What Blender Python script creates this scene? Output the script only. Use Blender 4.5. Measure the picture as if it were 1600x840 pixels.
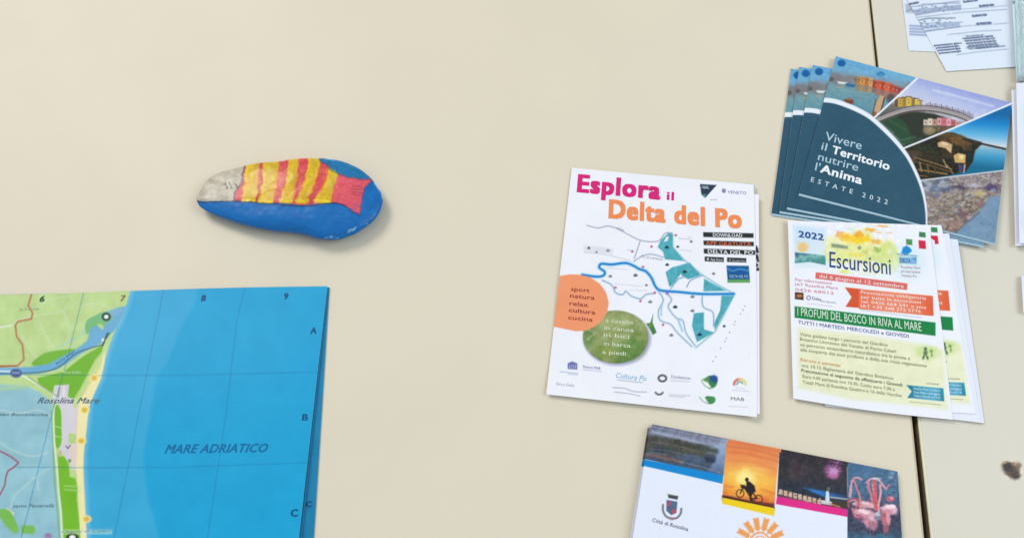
import bpy, math, random
import numpy as np
from mathutils import Vector
random.seed(4); rng = np.random.default_rng(7)
SC = bpy.context.scene
for o in list(bpy.data.objects): bpy.data.objects.remove(o)

# ------------------------------------------------------------------ camera, world, lamps, exposure
F, TILT, CAMH = 1200.0, math.radians(24.6), 0.56      # focal length in photo pixels, tilt from straight down, height
cam_d = bpy.data.cameras.new('camera'); cam = bpy.data.objects.new('camera', cam_d)
SC.collection.objects.link(cam); SC.camera = cam
cam.location = (0, 0, CAMH); cam.rotation_euler = (TILT, 0, 0)
cam_d.sensor_width = 36; cam_d.lens = F / 1600 * 36
cam_d.clip_start = 0.01; cam_d.clip_end = 50
cam_d.dof.use_dof = True; cam_d.dof.focus_distance = 0.60; cam_d.dof.aperture_fstop = 8.0

W = bpy.data.worlds.new('World'); SC.world = W; W.use_nodes = True
bg = W.node_tree.nodes['Background']
bg.inputs[0].default_value = (0.88, 0.94, 1.0, 1); bg.inputs[1].default_value = 0.51

def area(name, loc, target, size, size_y, power, col):
    l = bpy.data.lights.new(name, 'AREA'); l.shape = 'RECTANGLE'; l.size = size; l.size_y = size_y
    l.energy = power; l.color = col
    o = bpy.data.objects.new(name, l); SC.collection.objects.link(o); o.location = loc
    o.rotation_euler = (Vector(target) - Vector(loc)).to_track_quat('-Z', 'Y').to_euler()
area('window_light', (-2.2, 2.6, 2.9), (0, 0.15, 0), 1.6, 1.6, 92, (1.0, 0.96, 0.90))
area('cool_fill_light', (1.5, 0.0, 1.5), (0.3, 0.1, 0), 1.2, 1.2, 15, (0.80, 0.91, 1.0))  # added cool fill that tints the right side, no actual lamp known there
SC.render.engine = 'CYCLES'
SC.view_settings.view_transform = 'Standard'; SC.view_settings.look = 'None'
SC.view_settings.exposure = 0.07; SC.view_settings.gamma = 1; SC.view_settings.use_curve_mapping = False
SC.cycles.filter_width = 1.5

# ------------------------------------------------------------------ measuring: where a point of the photo lies on the table
_ct, _st = math.cos(TILT), math.sin(TILT)
def bp(px, py, z=0.0):
    px = np.asarray(px, float); py = np.asarray(py, float)
    x = px - 800; u = 420 - py
    dx = x; dy = u * _ct + F * _st; dz = u * _st - F * _ct
    t = (z - CAMH) / dz
    return np.stack([dx * t, dy * t, np.broadcast_to(z, np.shape(dx * t))], -1)
def bpz(px, py, zf):
    z = 0.0 * np.asarray(px, float) + 0.002
    for _ in range(4):
        p = bp(px, py, z); z = zf(p[..., 0], p[..., 1])
    return bp(px, py, z)
def lin(c):
    c = np.clip(np.asarray(c, float), 0, 1)
    return np.where(c <= 0.04045, c / 12.92, ((c + 0.055) / 1.055) ** 2.4)
def C8(r, g, b): return np.array([r, g, b]) / 255.0
# ink on paper is seen under a light a little dimmer than white: take the print's own colour
INK_GAIN = 1.0

# ------------------------------------------------------------------ materials
def mat_ink(name, rough, spec=0.5, bump=0.0, coat=0.0, gain=1.0):
    m = bpy.data.materials.new(name); m.use_nodes = True; nt = m.node_tree; b = nt.nodes['Principled BSDF']
    a = nt.nodes.new('ShaderNodeAttribute'); a.attribute_name = 'Col'
    n = nt.nodes.new('ShaderNodeTexNoise'); n.inputs['Scale'].default_value = 900; n.inputs['Detail'].default_value = 3
    tc = nt.nodes.new('ShaderNodeTexCoord'); nt.links.new(tc.outputs['Object'], n.inputs['Vector'])
    mr = nt.nodes.new('ShaderNodeMapRange'); mr.inputs[3].default_value = 0.985 * gain; mr.inputs[4].default_value = 1.015 * gain
    nt.links.new(n.outputs[0], mr.inputs[0])
    mx = nt.nodes.new('ShaderNodeVectorMath'); mx.operation = 'SCALE'
    nt.links.new(a.outputs['Color'], mx.inputs[0]); nt.links.new(mr.outputs[0], mx.inputs['Scale'])
    nt.links.new(mx.outputs[0], b.inputs['Base Color'])
    b.inputs['Roughness'].default_value = rough; b.inputs['Specular IOR Level'].default_value = spec
    if coat: b.inputs['Coat Weight'].default_value = coat; b.inputs['Coat Roughness'].default_value = 0.25
    if bump:
        n2 = nt.nodes.new('ShaderNodeTexNoise'); n2.inputs['Scale'].default_value = 60; n2.inputs['Detail'].default_value = 4
        nt.links.new(tc.outputs['Object'], n2.inputs['Vector'])
        bu = nt.nodes.new('ShaderNodeBump'); bu.inputs['Strength'].default_value = bump; bu.inputs['Distance'].default_value = 0.001
        nt.links.new(n2.outputs[0], bu.inputs['Height']); nt.links.new(bu.outputs[0], b.inputs['Normal'])
    return m
M_paper = mat_ink('printed_paper', 0.55, 0.2, 0.04)
M_gloss = mat_ink('glossy_printed_cover', 0.4, 0.22, 0.04)
M_ink = mat_ink('printed_ink', 0.5, 0.2)
M_stone = mat_ink('painted_stone', 0.42, 0.25, 0.6, 0.25)
def mat_plain(name, col, rough, noise_scale=30, amt=0.03, bump=0.0, spec=0.4):
    m = bpy.data.materials.new(name); m.use_nodes = True; nt = m.node_tree; b = nt.nodes['Principled BSDF']
    tc = nt.nodes.new('ShaderNodeTexCoord')
    n = nt.nodes.new('ShaderNodeTexNoise'); n.inputs['Scale'].default_value = noise_scale; n.inputs['Detail'].default_value = 5
    nt.links.new(tc.outputs['Object'], n.inputs['Vector'])
    cr = nt.nodes.new('ShaderNodeMapRange'); cr.inputs[1].default_value = 0.3; cr.inputs[2].default_value = 0.7
    cr.inputs[3].default_value = 1 - amt; cr.inputs[4].default_value = 1 + amt
    nt.links.new(n.outputs[0], cr.inputs[0])
    v = nt.nodes.new('ShaderNodeVectorMath'); v.operation = 'SCALE'; v.inputs[0].default_value = tuple(lin(col))
    nt.links.new(cr.outputs[0], v.inputs['Scale']); nt.links.new(v.outputs[0], b.inputs['Base Color'])
    b.inputs['Roughness'].default_value = rough; b.inputs['Specular IOR Level'].default_value = spec
    n3 = nt.nodes.new('ShaderNodeTexNoise'); n3.inputs['Scale'].default_value = 14; n3.inputs['Detail'].default_value = 6; nt.links.new(tc.outputs['Object'], n3.inputs['Vector'])
    m3 = nt.nodes.new('ShaderNodeMapRange'); m3.inputs[1].default_value = 0.35; m3.inputs[2].default_value = 0.65; m3.inputs[3].default_value = rough - 0.03; m3.inputs[4].default_value = rough + 0.03
    nt.links.new(n3.outputs[0], m3.inputs[0]); nt.links.new(m3.outputs[0], b.inputs['Roughness'])
    if bump:
        n2 = nt.nodes.new('ShaderNodeTexNoise'); n2.inputs['Scale'].default_value = 700; n2.inputs['Detail'].default_value = 2
        nt.links.new(tc.outputs['Object'], n2.inputs['Vector'])
        bu = nt.nodes.new('ShaderNodeBump'); bu.inputs['Strength'].default_value = bump; bu.inputs['Distance'].default_value = 0.0004
        nt.links.new(n2.outputs[0], bu.inputs['Height']); nt.links.new(bu.outputs[0], b.inputs['Normal'])
    return m
M_table = mat_plain('cream_laminate', C8(223, 213, 191), 0.5, 9, 0.015, 0.12, 0.2)
M_table2 = mat_plain('pale_grey_cream_laminate', C8(218, 212, 196), 0.5, 9, 0.015, 0.12, 0.2)
M_band = mat_plain('tan_edge_banding', C8(196, 182, 150), 0.5, 60, 0.06)
M_band2 = mat_plain('light_edge_banding', C8(226, 222, 194), 0.4, 60, 0.05)
M_core = mat_plain('dark_board_core', C8(112, 96, 72), 0.8, 200, 0.2)
M_floor = mat_plain('dark_floor', C8(95, 90, 80), 0.6, 6, 0.15)
M_page = mat_plain('white_page_edges', C8(232, 234, 240), 0.7, 300, 0.04)
M_steel = mat_plain('staple_steel', C8(150, 150, 155), 0.3, 50, 0.03)
M_plastic = bpy.data.materials.new('clear_aqua_plastic'); M_plastic.use_nodes = True
_b = M_plastic.node_tree.nodes['Principled BSDF']; _b.inputs['Base Color'].default_value = (*lin(C8(240, 251, 252)), 1)
_b.inputs['Roughness'].default_value = 0.15; _b.inputs['Transmission Weight'].default_value = 0.7; _b.inputs['IOR'].default_value = 1.15
_n = M_plastic.node_tree.nodes.new('ShaderNodeTexNoise'); _n.inputs['Scale'].default_value = 120
_bu = M_plastic.node_tree.nodes.new('ShaderNodeBump'); _bu.inputs['Strength'].default_value = 0.3; _bu.inputs['Distance'].default_value = 0.001
M_plastic.node_tree.links.new(_n.outputs[0], _bu.inputs['Height']); M_plastic.node_tree.links.new(_bu.outputs[0], _b.inputs['Normal'])

# ------------------------------------------------------------------ object helpers
def tag(o, label=None, cat=None, group=None, kind=None):
    if label: o['label'] = label
    if cat: o['category'] = cat
    if group: o['group'] = group
    if kind: o['kind'] = kind
    return o
class Frame:      # a thing's own axes: origin on the table, turned about z
    def __init__(s, org, ang): s.o = np.array(org, float); s.a = ang; s.c, s.s = math.cos(ang), math.sin(ang)
    def loc(s, w):
        d = np.asarray(w, float) - s.o
        return np.stack([d[..., 0] * s.c + d[..., 1] * s.s, -d[..., 0] * s.s + d[..., 1] * s.c, d[..., 2]], -1)
def place(o, fr): o.location = tuple(fr.o); o.rotation_euler = (0, 0, fr.a)
def empty(name, fr):
    o = bpy.data.objects.new(name, None); o.empty_display_size = 0.02; SC.collection.objects.link(o); place(o, fr); return o
def mesh_obj(name, verts, faces, mats, parent=None, fr=None, cols=None, smooth=False, fmat=None):
    verts = np.asarray(verts, float)
    me = bpy.data.meshes.new(name)
    if isinstance(faces, np.ndarray):
        nf, k = faces.shape
        me.vertices.add(len(verts)); me.vertices.foreach_set('co', verts.ravel())
        me.loops.add(nf * k); me.loops.foreach_set('vertex_index', faces.ravel().astype(np.int32))
        me.polygons.add(nf); me.polygons.foreach_set('loop_start', np.arange(0, nf * k, k, dtype=np.int32))
        me.update(calc_edges=True)
    else:
        me.from_pydata([tuple(v) for v in verts], [], faces); me.update()
    if cols is not None:
        a = me.color_attributes.new('Col', 'FLOAT_COLOR', 'POINT')
        rgba = np.ones((len(verts), 4), np.float32); rgba[:, :3] = lin(cols); a.data.foreach_set('color', rgba.ravel())
    for m in (mats if isinstance(mats, (list, tuple)) else [mats]): me.materials.append(m)
    if fmat is not None: me.polygons.foreach_set('material_index', np.asarray(fmat, np.int32))
    me.polygons.foreach_set('use_smooth', np.full(len(me.polygons), bool(smooth)))
    me.validate(); 
    o = bpy.data.objects.new(name, me); SC.collection.objects.link(o)
    if parent is not None: o.parent = parent
    elif fr is not None: place(o, fr)
    return o

# ------------------------------------------------------------------ a small painter for printed pictures (numbers only, no image files)
def vnoise(x, y, sc, seed=0):
    x = x / sc + seed * 17.3; y = y / sc + seed * 9.1
    xi = np.floor(x).astype(int); yi = np.floor(y).astype(int); fx = x - xi; fy = y - yi
    fx = fx * fx * (3 - 2 * fx); fy = fy * fy * (3 - 2 * fy)
    def h(a, b):
        n = (a * 374761393 + b * 668265263 + seed * 144269) & 0x7fffffff
        n = ((n ^ (n >> 13)) * 1274126177) & 0x7fffffff
        return ((n ^ (n >> 16)) & 0xffff) / 65535.0
    return (h(xi, yi) * (1 - fx) + h(xi + 1, yi) * fx) * (1 - fy) + (h(xi, yi + 1) * (1 - fx) + h(xi + 1, yi + 1) * fx) * fy
def crom(pts, n=6, closed=False):
    P = [np.array(p, float) for p in pts]
    if closed: P = [P[-1]] + P + [P[0], P[1]]
    else: P = [2 * P[0] - P[1]] + P + [2 * P[-1] - P[-2]]
    out = []
    for i in range(1, len(P) - 2):
        p0, p1, p2, p3 = P[i - 1:i + 3]
        for k in range(n):
            t = k / n
            out.append(0.5 * ((2 * p1) + (p2 - p0) * t + (2 * p0 - 5 * p1 + 4 * p2 - p3) * t * t + (3 * p1 - p0 - 3 * p2 + p3) * t ** 3))
    if not closed: out.append(P[-2])
    return out
class Canvas:
    def __init__(s, x0, y0, x1, y1, base, ss=1.5):
        s.x0, s.y0, s.ss = x0, y0, ss
        w = int((x1 - x0) * ss) + 1; h = int((y1 - y0) * ss) + 1
        s.X, s.Y = np.meshgrid(x0 + np.arange(w) / ss, y0 + np.arange(h) / ss)
        s.A = np.ones((h, w, 3)) * base
    def _win(s, a, b, c, d):
        h, w = s.X.shape
        i0 = max(0, int((a - s.x0) * s.ss)); i1 = min(w, int((c - s.x0) * s.ss) + 2)
        j0 = max(0, int((b - s.y0) * s.ss)); j1 = min(h, int((d - s.y0) * s.ss) + 2)
        return (slice(j0, j1), slice(i0, i1)) if i1 > i0 and j1 > j0 else None
    def _dist(s, P, X, Y, closed):
        d = np.full(X.shape, 1e9); ins = np.zeros(X.shape, bool); n = len(P)
        for i in range(n if closed else n - 1):
            ax, ay = P[i]; bx, by = P[(i + 1) % n]
            vx, vy = bx - ax, by - ay; L = vx * vx + vy * vy + 1e-9
            t = np.clip(((X - ax) * vx + (Y - ay) * vy) / L, 0, 1)
            d = np.minimum(d, (X - ax - t * vx) ** 2 + (Y - ay - t * vy) ** 2)
            if closed and abs(vy) > 1e-9: ins ^= ((ay > Y) != (by > Y)) & (X < vx * (Y - ay) / vy + ax)
        d = np.sqrt(d)
        return np.where(ins, -d, d) if closed else d
    def mask(s, P, blur=0.9, smooth=False):
        if smooth: P = crom(P, 5, True)
        xs = [p[0] for p in P]; ys = [p[1] for p in P]
        w = s._win(min(xs) - blur, min(ys) - blur, max(xs) + blur, max(ys) + blur)
        if w is None: return None, None
        return w, np.clip(0.5 - s._dist(P, s.X[w], s.Y[w], True) / blur, 0, 1)
    def _mix(s, w, a, col):
        s.A[w] = s.A[w] * (1 - a[..., None]) + np.asarray(col) * a[..., None]
    def poly(s, P, col, blur=0.9, alpha=1, smooth=False):
        w, a = s.mask(P, blur, smooth)
        if w is not None: s._mix(w, a * alpha, col)
    def gpoly(s, P, p0, p1, stops, blur=0.9, alpha=1, smooth=False, noise=0, nsc=4, seed=1):
        w, a = s.mask(P, blur, smooth)
        if w is None: return
        X, Y = s.X[w], s.Y[w]; vx, vy = p1[0] - p0[0], p1[1] - p0[1]
        t = ((X - p0[0]) * vx + (Y - p0[1]) * vy) / (vx * vx + vy * vy)
        if noise: t = t + noise * (vnoise(X, Y, nsc, seed) - 0.5)
        ts = [q[0] for q in stops]
        col = np.stack([np.interp(t, ts, [q[1][k] for q in stops]) for k in range(3)], -1)
        s._mix(w, a * alpha, col)
    def line(s, P, wd, col, blur=0.8, alpha=1, smooth=False):
        if smooth: P = crom(P, 5)
        xs = [p[0] for p in P]; ys = [p[1] for p in P]; m = wd + blur
        w = s._win(min(xs) - m, min(ys) - m, max(xs) + m, max(ys) + m)
        if w is None: return
        a = np.clip(0.5 - (s._dist(P, s.X[w], s.Y[w], False) - wd / 2) / blur, 0, 1)
        s._mix(w, a * alpha, col)
    def blob(s, cx, cy, rx, ry, col, alpha=1, soft=0.5, ang=0, rag=0, seed=1):
        m = max(rx, ry) * (1.3 + rag)
        w = s._win(cx - m, cy - m, cx + m, cy + m)
        if w is None: return
        X = s.X[w] - cx; Y = s.Y[w] - cy; c, q = math.cos(ang), math.sin(ang)
        r = np.hypot((X * c + Y * q) / rx, (-X * q + Y * c) / ry)
        if rag: r = r + rag * (vnoise(s.X[w], s.Y[w], max(2.0, min(rx, ry) * 0.5), seed) - 0.5)
        a = np.clip((1 + soft * 0.5 - r) / max(soft, 0.05), 0, 1); a = a * a * (3 - 2 * a)
        s._mix(w, a * alpha, col)
    def ring(s, cx, cy, r, wd, col, a0=0, a1=360, sy=1.0, blur=0.8):
        P = [(cx + r * math.cos(math.radians(a)), cy + sy * r * math.sin(math.radians(a))) for a in np.linspace(a0, a1, 22)]
        s.line(P, wd, col, blur)
    def noise(s, P, amt, sc, seed=1, blur=2, tint=(1, 1, 1), sy=1.0):
        w, a = s.mask(P, blur)
        if w is None: return
        n = vnoise(s.X[w], s.Y[w] * sy, sc, seed) + 0.6 * vnoise(s.X[w], s.Y[w] * sy, sc * 0.45, seed + 5) - 0.8
        s.A[w] = np.clip(s.A[w] + (a * n * amt)[..., None] * np.array(tint), 0, 1)
    def speck(s, P, cols, n, rmin, rmax, seed=1, alpha=0.8, asp=1.0):
        r = random.Random(seed); w, a = s.mask(P, 0.5)
        xs = [p[0] for p in P]; ys = [p[1] for p in P]
        for _ in range(n):
            x, y = r.uniform(min(xs), max(xs)), r.uniform(min(ys), max(ys))
            j = min(max(int((y - s.y0) * s.ss) - w[0].start, 0), a.shape[0] - 1); i = min(max(int((x - s.x0) * s.ss) - w[1].start, 0), a.shape[1] - 1)
            if a[j, i] < 0.5: continue
            q = r.uniform(rmin, rmax); s.blob(x, y, q * asp, q, r.choice(cols), alpha, 0.7, r.uniform(-0.4, 0.4))
    def sample(s, px, py):
        h, w = s.X.shape
        x = np.clip((px - s.x0) * s.ss, 0, w - 1.001); y = np.clip((py - s.y0) * s.ss, 0, h - 1.001)
        i = x.astype(int); j = y.astype(int); fx = (x - i)[..., None]; fy = (y - j)[..., None]
        A = s.A
        return (A[j, i] * (1 - fx) + A[j, i + 1] * fx) * (1 - fy) + (A[j + 1, i] * (1 - fx) + A[j + 1, i + 1] * fx) * fy

# ------------------------------------------------------------------ sheets of paper: a dense printed face, a rim and an underside
def steps(a, b, pitch, lo, hi, coarse=7.0):
    """parameters 0..1 along a..b (photo px), fine inside lo..hi"""
    L = b - a; t = [0.0]; x = a; sg = 1 if L > 0 else -1
    while True:
        st = pitch if lo <= x <= hi else coarse
        x += sg * st
        if (x - b) * sg >= -0.3 * st: break
        t.append((x - a) / L)
    t.append(1.0); return np.array(t)
def sheet(name, cor, zf, cv, pitch, mat, fr, parent=None, thick=0.00015, rim=C8(232, 234, 240), wob=None):
    TL, TR, BR, BL = [np.array(c, float) for c in cor]
    us = steps(TL[0], TR[0], pitch, -10, 1612) if abs(TR[0] - TL[0]) > 3 else np.linspace(0, 1, 4)
    vs = steps(TL[1], BL[1], pitch, -10, 850)
    U, V = np.meshgrid(us, vs)
    PX = (TL[0] * (1 - U) + TR[0] * U) * (1 - V) + (BL[0] * (1 - U) + BR[0] * U) * V
    PY = (TL[1] * (1 - U) + TR[1] * U) * (1 - V) + (BL[1] * (1 - U) + BR[1] * U) * V
    if wob: dx, dy = wob(U, V); PX = PX + dx; PY = PY + dy
    Wp = bpz(PX, PY, zf); nv, nu = U.shape
    col = cv.sample(PX, PY) if isinstance(cv, Canvas) else np.ones((nv, nu, 3)) * cv
    L = fr.loc(Wp)
    idx = np.arange(nv * nu).reshape(nv, nu)
    f = np.stack([idx[1:, :-1], idx[1:, 1:], idx[:-1, 1:], idx[:-1, :-1]], -1).reshape(-1, 4)
    ring = np.concatenate([idx[0, :], idx[1:, -1], idx[-1, -2::-1], idx[-2:0:-1, 0]])
    Lf = L.reshape(-1, 3); cf = col.reshape(-1, 3); n0 = len(Lf); k = len(ring)
    top = Lf[ring]; bot = top.copy(); bot[:, 2] -= thick
    V2 = np.concatenate([Lf, top, bot]); C2 = np.concatenate([cf, np.ones((2 * k, 3)) * rim])
    a = n0 + np.arange(k); b = n0 + (np.arange(k) + 1) % k
    f2 = np.stack([a, b, b + k, a + k], -1)
    # coarse underside
    iu = np.unique(np.linspace(0, nu - 1, 14).astype(int)); iv = np.unique(np.linspace(0, nv - 1, 14).astype(int))
    G = L[np.ix_(iv, iu)].copy(); G[..., 2] -= thick; n3 = len(V2); gi = n3 + np.arange(G.shape[0] * G.shape[1]).reshape(G.shape[:2])
    f3 = np.stack([gi[:-1, :-1], gi[:-1, 1:], gi[1:, 1:], gi[1:, :-1]], -1).reshape(-1, 4)
    V2 = np.concatenate([V2, G.reshape(-1, 3)]); C2 = np.concatenate([C2, np.ones((gi.size, 3)) * rim])
    o = mesh_obj(name, V2, np.concatenate([f, f2, f3]), mat, parent, fr, C2)
    me = o.data; sm = np.zeros(len(me.polygons), bool); sm[:len(f)] = True; me.polygons.foreach_set('use_smooth', sm)
    return o
def frame_of(cor, z=0.0):
    P = [bp(*c, z) for c in cor]; c = sum(P) / 4; c[2] = z
    e = P[1] - P[0]; return Frame(c, math.atan2(e[1], e[0]))

# ------------------------------------------------------------------ lettering: flat ink shapes lying on the paper
_cap = None
def glyphs(txt, bold, italic, space, res):
    c = bpy.data.curves.new('t', 'FONT'); c.body = txt; c.size = 1; c.offset = bold; c.shear = italic
    c.space_character = space; c.resolution_u = res; c.fill_mode = 'FRONT'
    o = bpy.data.objects.new('t', c); SC.collection.objects.link(o)
    dg = bpy.context.evaluated_depsgraph_get(); me = bpy.data.meshes.new_from_object(o.evaluated_get(dg))
    n = len(me.vertices); v = np.zeros(n * 3); me.vertices.foreach_get('co', v); v = v.reshape(-1, 3)
    fs = [tuple(p.vertices) for p in me.polygons]
    bpy.data.objects.remove(o); bpy.data.curves.remove(c); bpy.data.meshes.remove(me)
    return v, fs
_h, _ = glyphs('H', 0, 0, 1, 1); CAP = _h[:, 1].max()
class Lettering:
    def __init__(s, zf, lift=0.00010): s.p = []; s.zf = zf; s.lift = lift
    def text(s, txt, A, B, cap, col, bold=0.0, italic=0.0, space=1.0, res=2):
        if cap < 6.6: bold = min(bold, 0.008)
        res = max(res, 2)
        v, fs = glyphs(txt, 0, italic, space * (1 + bold * 2.4), res)
        if bold:                       # heavy strokes: the letter struck several times side by side, a hair of height apart
            off = [(dx * bold, dy * bold * 0.7) for dx in (-1, 0, 1) for dy in (-1, 1)]; vs, nf = [], []
            for k, (dx, dy) in enumerate(off):
                q = v.copy(); q[:, 0] += dx; q[:, 1] += dy; q[:, 2] = k * 6e-6; nf += [tuple(i + len(v) * k for i in f) for f in fs]; vs.append(q)
            v, fs = np.concatenate(vs), nf
        x0, x1 = v[:, 0].min(), v[:, 0].max()
        a = bpz(*A, s.zf); b = bpz(*B, s.zf); up = bpz(A[0], A[1] - cap, s.zf)
        ex = b - a; L = math.hypot(ex[0], ex[1]); ex = ex / L; ey = np.array([-ex[1], ex[0], 0])
        capw = np.linalg.norm((up - a)[:2])
        w = a[None] + ((v[:, 0] - x0) / (x1 - x0) * L)[:, None] * ex + (v[:, 1] / CAP * capw)[:, None] * ey
        w[:, 2] = s.zf(w[:, 0], w[:, 1]) + s.lift + v[:, 2]
        s.p.append(('title' if cap >= 11.5 else 'text_line', w, fs, np.ones((len(w), 3)) * col))
    def build(s, name, fr, parent):
        for nm, w, fs, c in s.p: mesh_obj(nm, fr.loc(w), fs, M_ink, parent, None, c)
def copy_tree(o, parent=None, skip=()):
    c = o.copy(); SC.collection.objects.link(c)
    if parent is not None: c.parent = parent
    for ch in o.children:
        if ch.name.split('.')[0] not in skip: copy_tree(ch, c, skip)
    return c
def box_faces(n, closed=True):
    return [(i, (i + 1) % n, (i + 1) % n + n, i + n) for i in range(n)]
def prism(name, polyw, z0, z1, mat, fr, parent, bevel=0.0):
    """polyw world xy outline (ccw), extruded z0..z1; z may be arrays"""
    n = len(polyw); P = np.array(polyw, float)[:, :2]
    z0 = np.broadcast_to(z0, n); z1 = np.broadcast_to(z1, n)
    v = np.concatenate([np.c_[P, z0], np.c_[P, z1]])
    f = box_faces(n) + [tuple(range(n))[::-1], tuple(range(n, 2 * n))]
    return mesh_obj(name, fr.loc(v), f, mat, parent, fr)

# ================================================================== FLOOR AND TABLES
fl = Frame((0, 0.25, -0.745), 0)
tag(mesh_obj('floor', [(-3, -3, 0), (3, -3, 0), (3, 3, 0), (-3, 3, 0)], [(0, 1, 2, 3)], M_floor, None, fl), kind='structure')
def extend(a, b, y):       # point at height y on the line a-b
    t = (y - a[1]) / (b[1] - a[1]); return a + (b - a) * t
def table(name, pa, pb, side, mat, band, label):
    A, B = bp(*pa), bp(*pb)
    yT, yB = 0.86, -0.42
    T, Bo = extend(A, B, yT), extend(A, B, yB)
    d = (T - Bo)[:2]; d /= np.linalg.norm(d); nrm = np.array([-d[1], d[0]]) * side      # from the seam into the board
    wd = 1.5 if side > 0 else 0.85
    fr = Frame((*((T + Bo)[:2] / 2 + nrm * wd / 2), 0.0), math.atan2(d[1], d[0]) - math.pi / 2)
    t = empty(name, fr); tag(t, label, 'table')
    bw = 0.0016
    # board with a fine grid so its rim can dip softly to the band
    in0 = bw
    def P(s, w): return np.array([*(Bo[:2] + d * s + nrm * w)])
    Ls = np.linalg.norm((T - Bo)[:2])
    prof = [(in0, -0.00025), (in0 + 0.0006, -0.00005), (in0 + 0.0012, 0.0), (wd, 0.0), (wd, -0.026), (in0, -0.026)]
    v = []; f = []
    for s_ in (0, Ls):
        for w, z in prof: v.append((*P(s_, w), z))
    n = len(prof)
    f = [(i, (i + 1) % n, (i + 1) % n + n, i + n) for i in range(n)] + [tuple(range(n))[::-1], tuple(range(n, 2 * n))]
    mesh_obj('tabletop', fr.loc(np.array(v)), f, mat, t)
    prof = [(0.0, -0.0012), (0.0003, -0.0005), (0.0008, -0.0003), (in0, -0.0004), (in0, -0.026), (0.0, -0.026)]
    v = []
    for s_ in (0.0004, Ls - 0.0004):
        for w, z in prof: v.append((*P(s_, w), z))
    mesh_obj('edge_band', fr.loc(np.array(v)), f, [band, M_core], t, None, None, False, [0, 0, 0, 1, 1, 1, 0, 0])
    return t, fr
T1, F1 = table('table', (1358.8, 0), (1445.0, 840), 1, M_table, M_band, 'wide cream laminate tabletop left of the dark seam, under the painted stone and map')
T2, F2 = table('table', (1362.0, 0), (1455.2, 840), -1, M_table2, M_band2, 'greyer cream tabletop right of the dark seam, with a small brown burn mark')
# burn mark, a shallow scar with its own ragged outline
cv = Canvas(1550, 705, 1612, 765, C8(218, 212, 196), 3)
cv.blob(1580, 733, 17, 12, C8(150, 120, 88), 0.9, 0.5, 0.6, 0.35, 3); cv.blob(1581, 735, 13, 9, C8(84, 58, 38), 0.95, 0.5, 0.75, 0.35, 4)
cv.blob(1575, 730, 8, 7, C8(48, 31, 20), 0.95, 0.6, 0.3, 0.4, 4); cv.blob(1573, 729, 5, 4.5, C8(30, 19, 12), 0.95, 0.4, 0.3, 0.4, 8); cv.blob(1587, 742, 7, 6, C8(52, 34, 22), 0.9, 0.6, 0.6, 0.4, 5); cv.blob(1592, 726, 5, 4, C8(120, 96, 72), 0.8, 0.8, 0, 0.4, 6)
cv.noise([(1560, 715), (1605, 715), (1605, 758), (1560, 758)], 0.18, 3, 3)
out = crom([(1563, 724), (1568, 719), (1577, 720), (1584, 721), (1591, 718), (1598, 722), (1597, 730), (1598, 738), (1595, 748), (1588, 751), (1580, 750), (1575, 743), (1566, 740), (1562, 733)], 3, True)
cx = np.mean([p[0] for p in out]); cy = np.mean([p[1] for p in out]); vs = []; cs = []; fs = []; K = len(out); R_ = 8
for r in range(R_ + 1):
    q = 1 - r / (R_ + 0.0) * 0.97
    for p in out:
        x, y = cx + (p[0] - cx) * q, cy + (p[1] - cy) * q
        vs.append(bp(x, y, 0.00002 + 0.00016 * math.sin(min(1, r / 3) * 1.57))); cs.append(cv.sample(np.array(x), np.array(y)))
for r in range(R_):
    for i in range(K): fs.append((r * K + i, r * K + (i + 1) % K, (r + 1) * K + (i + 1) % K, (r + 1) * K + i))
fs.append(tuple(R_ * K + i for i in range(K)))
mesh_obj('burn_mark', F2.loc(np.array(vs)), fs, M_stone, T2, None, np.array(cs), True)

# ================================================================== PAINTED STONE
OUT = [(307, 310.5), (314, 297), (325, 281), (343, 270), (370, 263), (393, 257), (438, 253), (456, 250), (484, 248.5), (517, 249), (540, 254), (563, 265),
       (579, 278), (592, 295), (598, 310.5), (595.5, 325), (585, 343), (567, 357), (551, 366), (524, 374), (495, 372), (468, 364.5), (425, 360), (388, 353), (359, 344), (332, 334), (314, 324), (309, 317)]
cv = Canvas(290, 235, 612, 390, C8(0, 106, 180), 2.5)
whole = [(290, 235), (612, 235), (612, 390), (290, 390)]
cv.noise(whole, 0.05, 14, 2); cv.noise(whole, 0.04, 5, 9)
cv.poly([(500, 235), (612, 235), (612, 300), (582, 281), (563, 280), (527, 272), (498, 250)], C8(0, 112, 165), 2.5)
cv.noise([(500, 240), (600, 240), (600, 290), (527, 272)], 0.05, 6, 5)
head = [(290, 235), (379.5, 235), (380, 263), (377, 283), (367, 301), (367, 314), (290, 314.5)]
cv.poly(head, C8(186, 176, 158), 1.5)
cv.noise(head, 0.10, 9, 3); cv.noise(head, 0.04, 2.5, 4)
cv.blob(338, 285, 14, 4, C8(150, 138, 118), 0.6, 1, 0.3); cv.blob(330, 308, 18, 3, C8(206, 200, 186), 0.6, 1)
cv.blob(352, 272, 10, 3, C8(176, 168, 152), 0.5, 1, -0.3)
cv.poly([(380, 240), (500, 236), (512, 258), (527, 272), (563, 280), (581, 279.5), (567, 299), (562, 338), (542, 323), (520, 316.5), (472, 320), (420, 317), (367, 313), (367, 301), (377, 283), (381, 263)], C8(208, 62, 74), 1.2)
cv.poly([(527, 272), (563, 280), (581, 279.5), (567, 299), (562, 338), (542, 323), (520, 315)], C8(222, 84, 98), 1.5)
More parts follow.
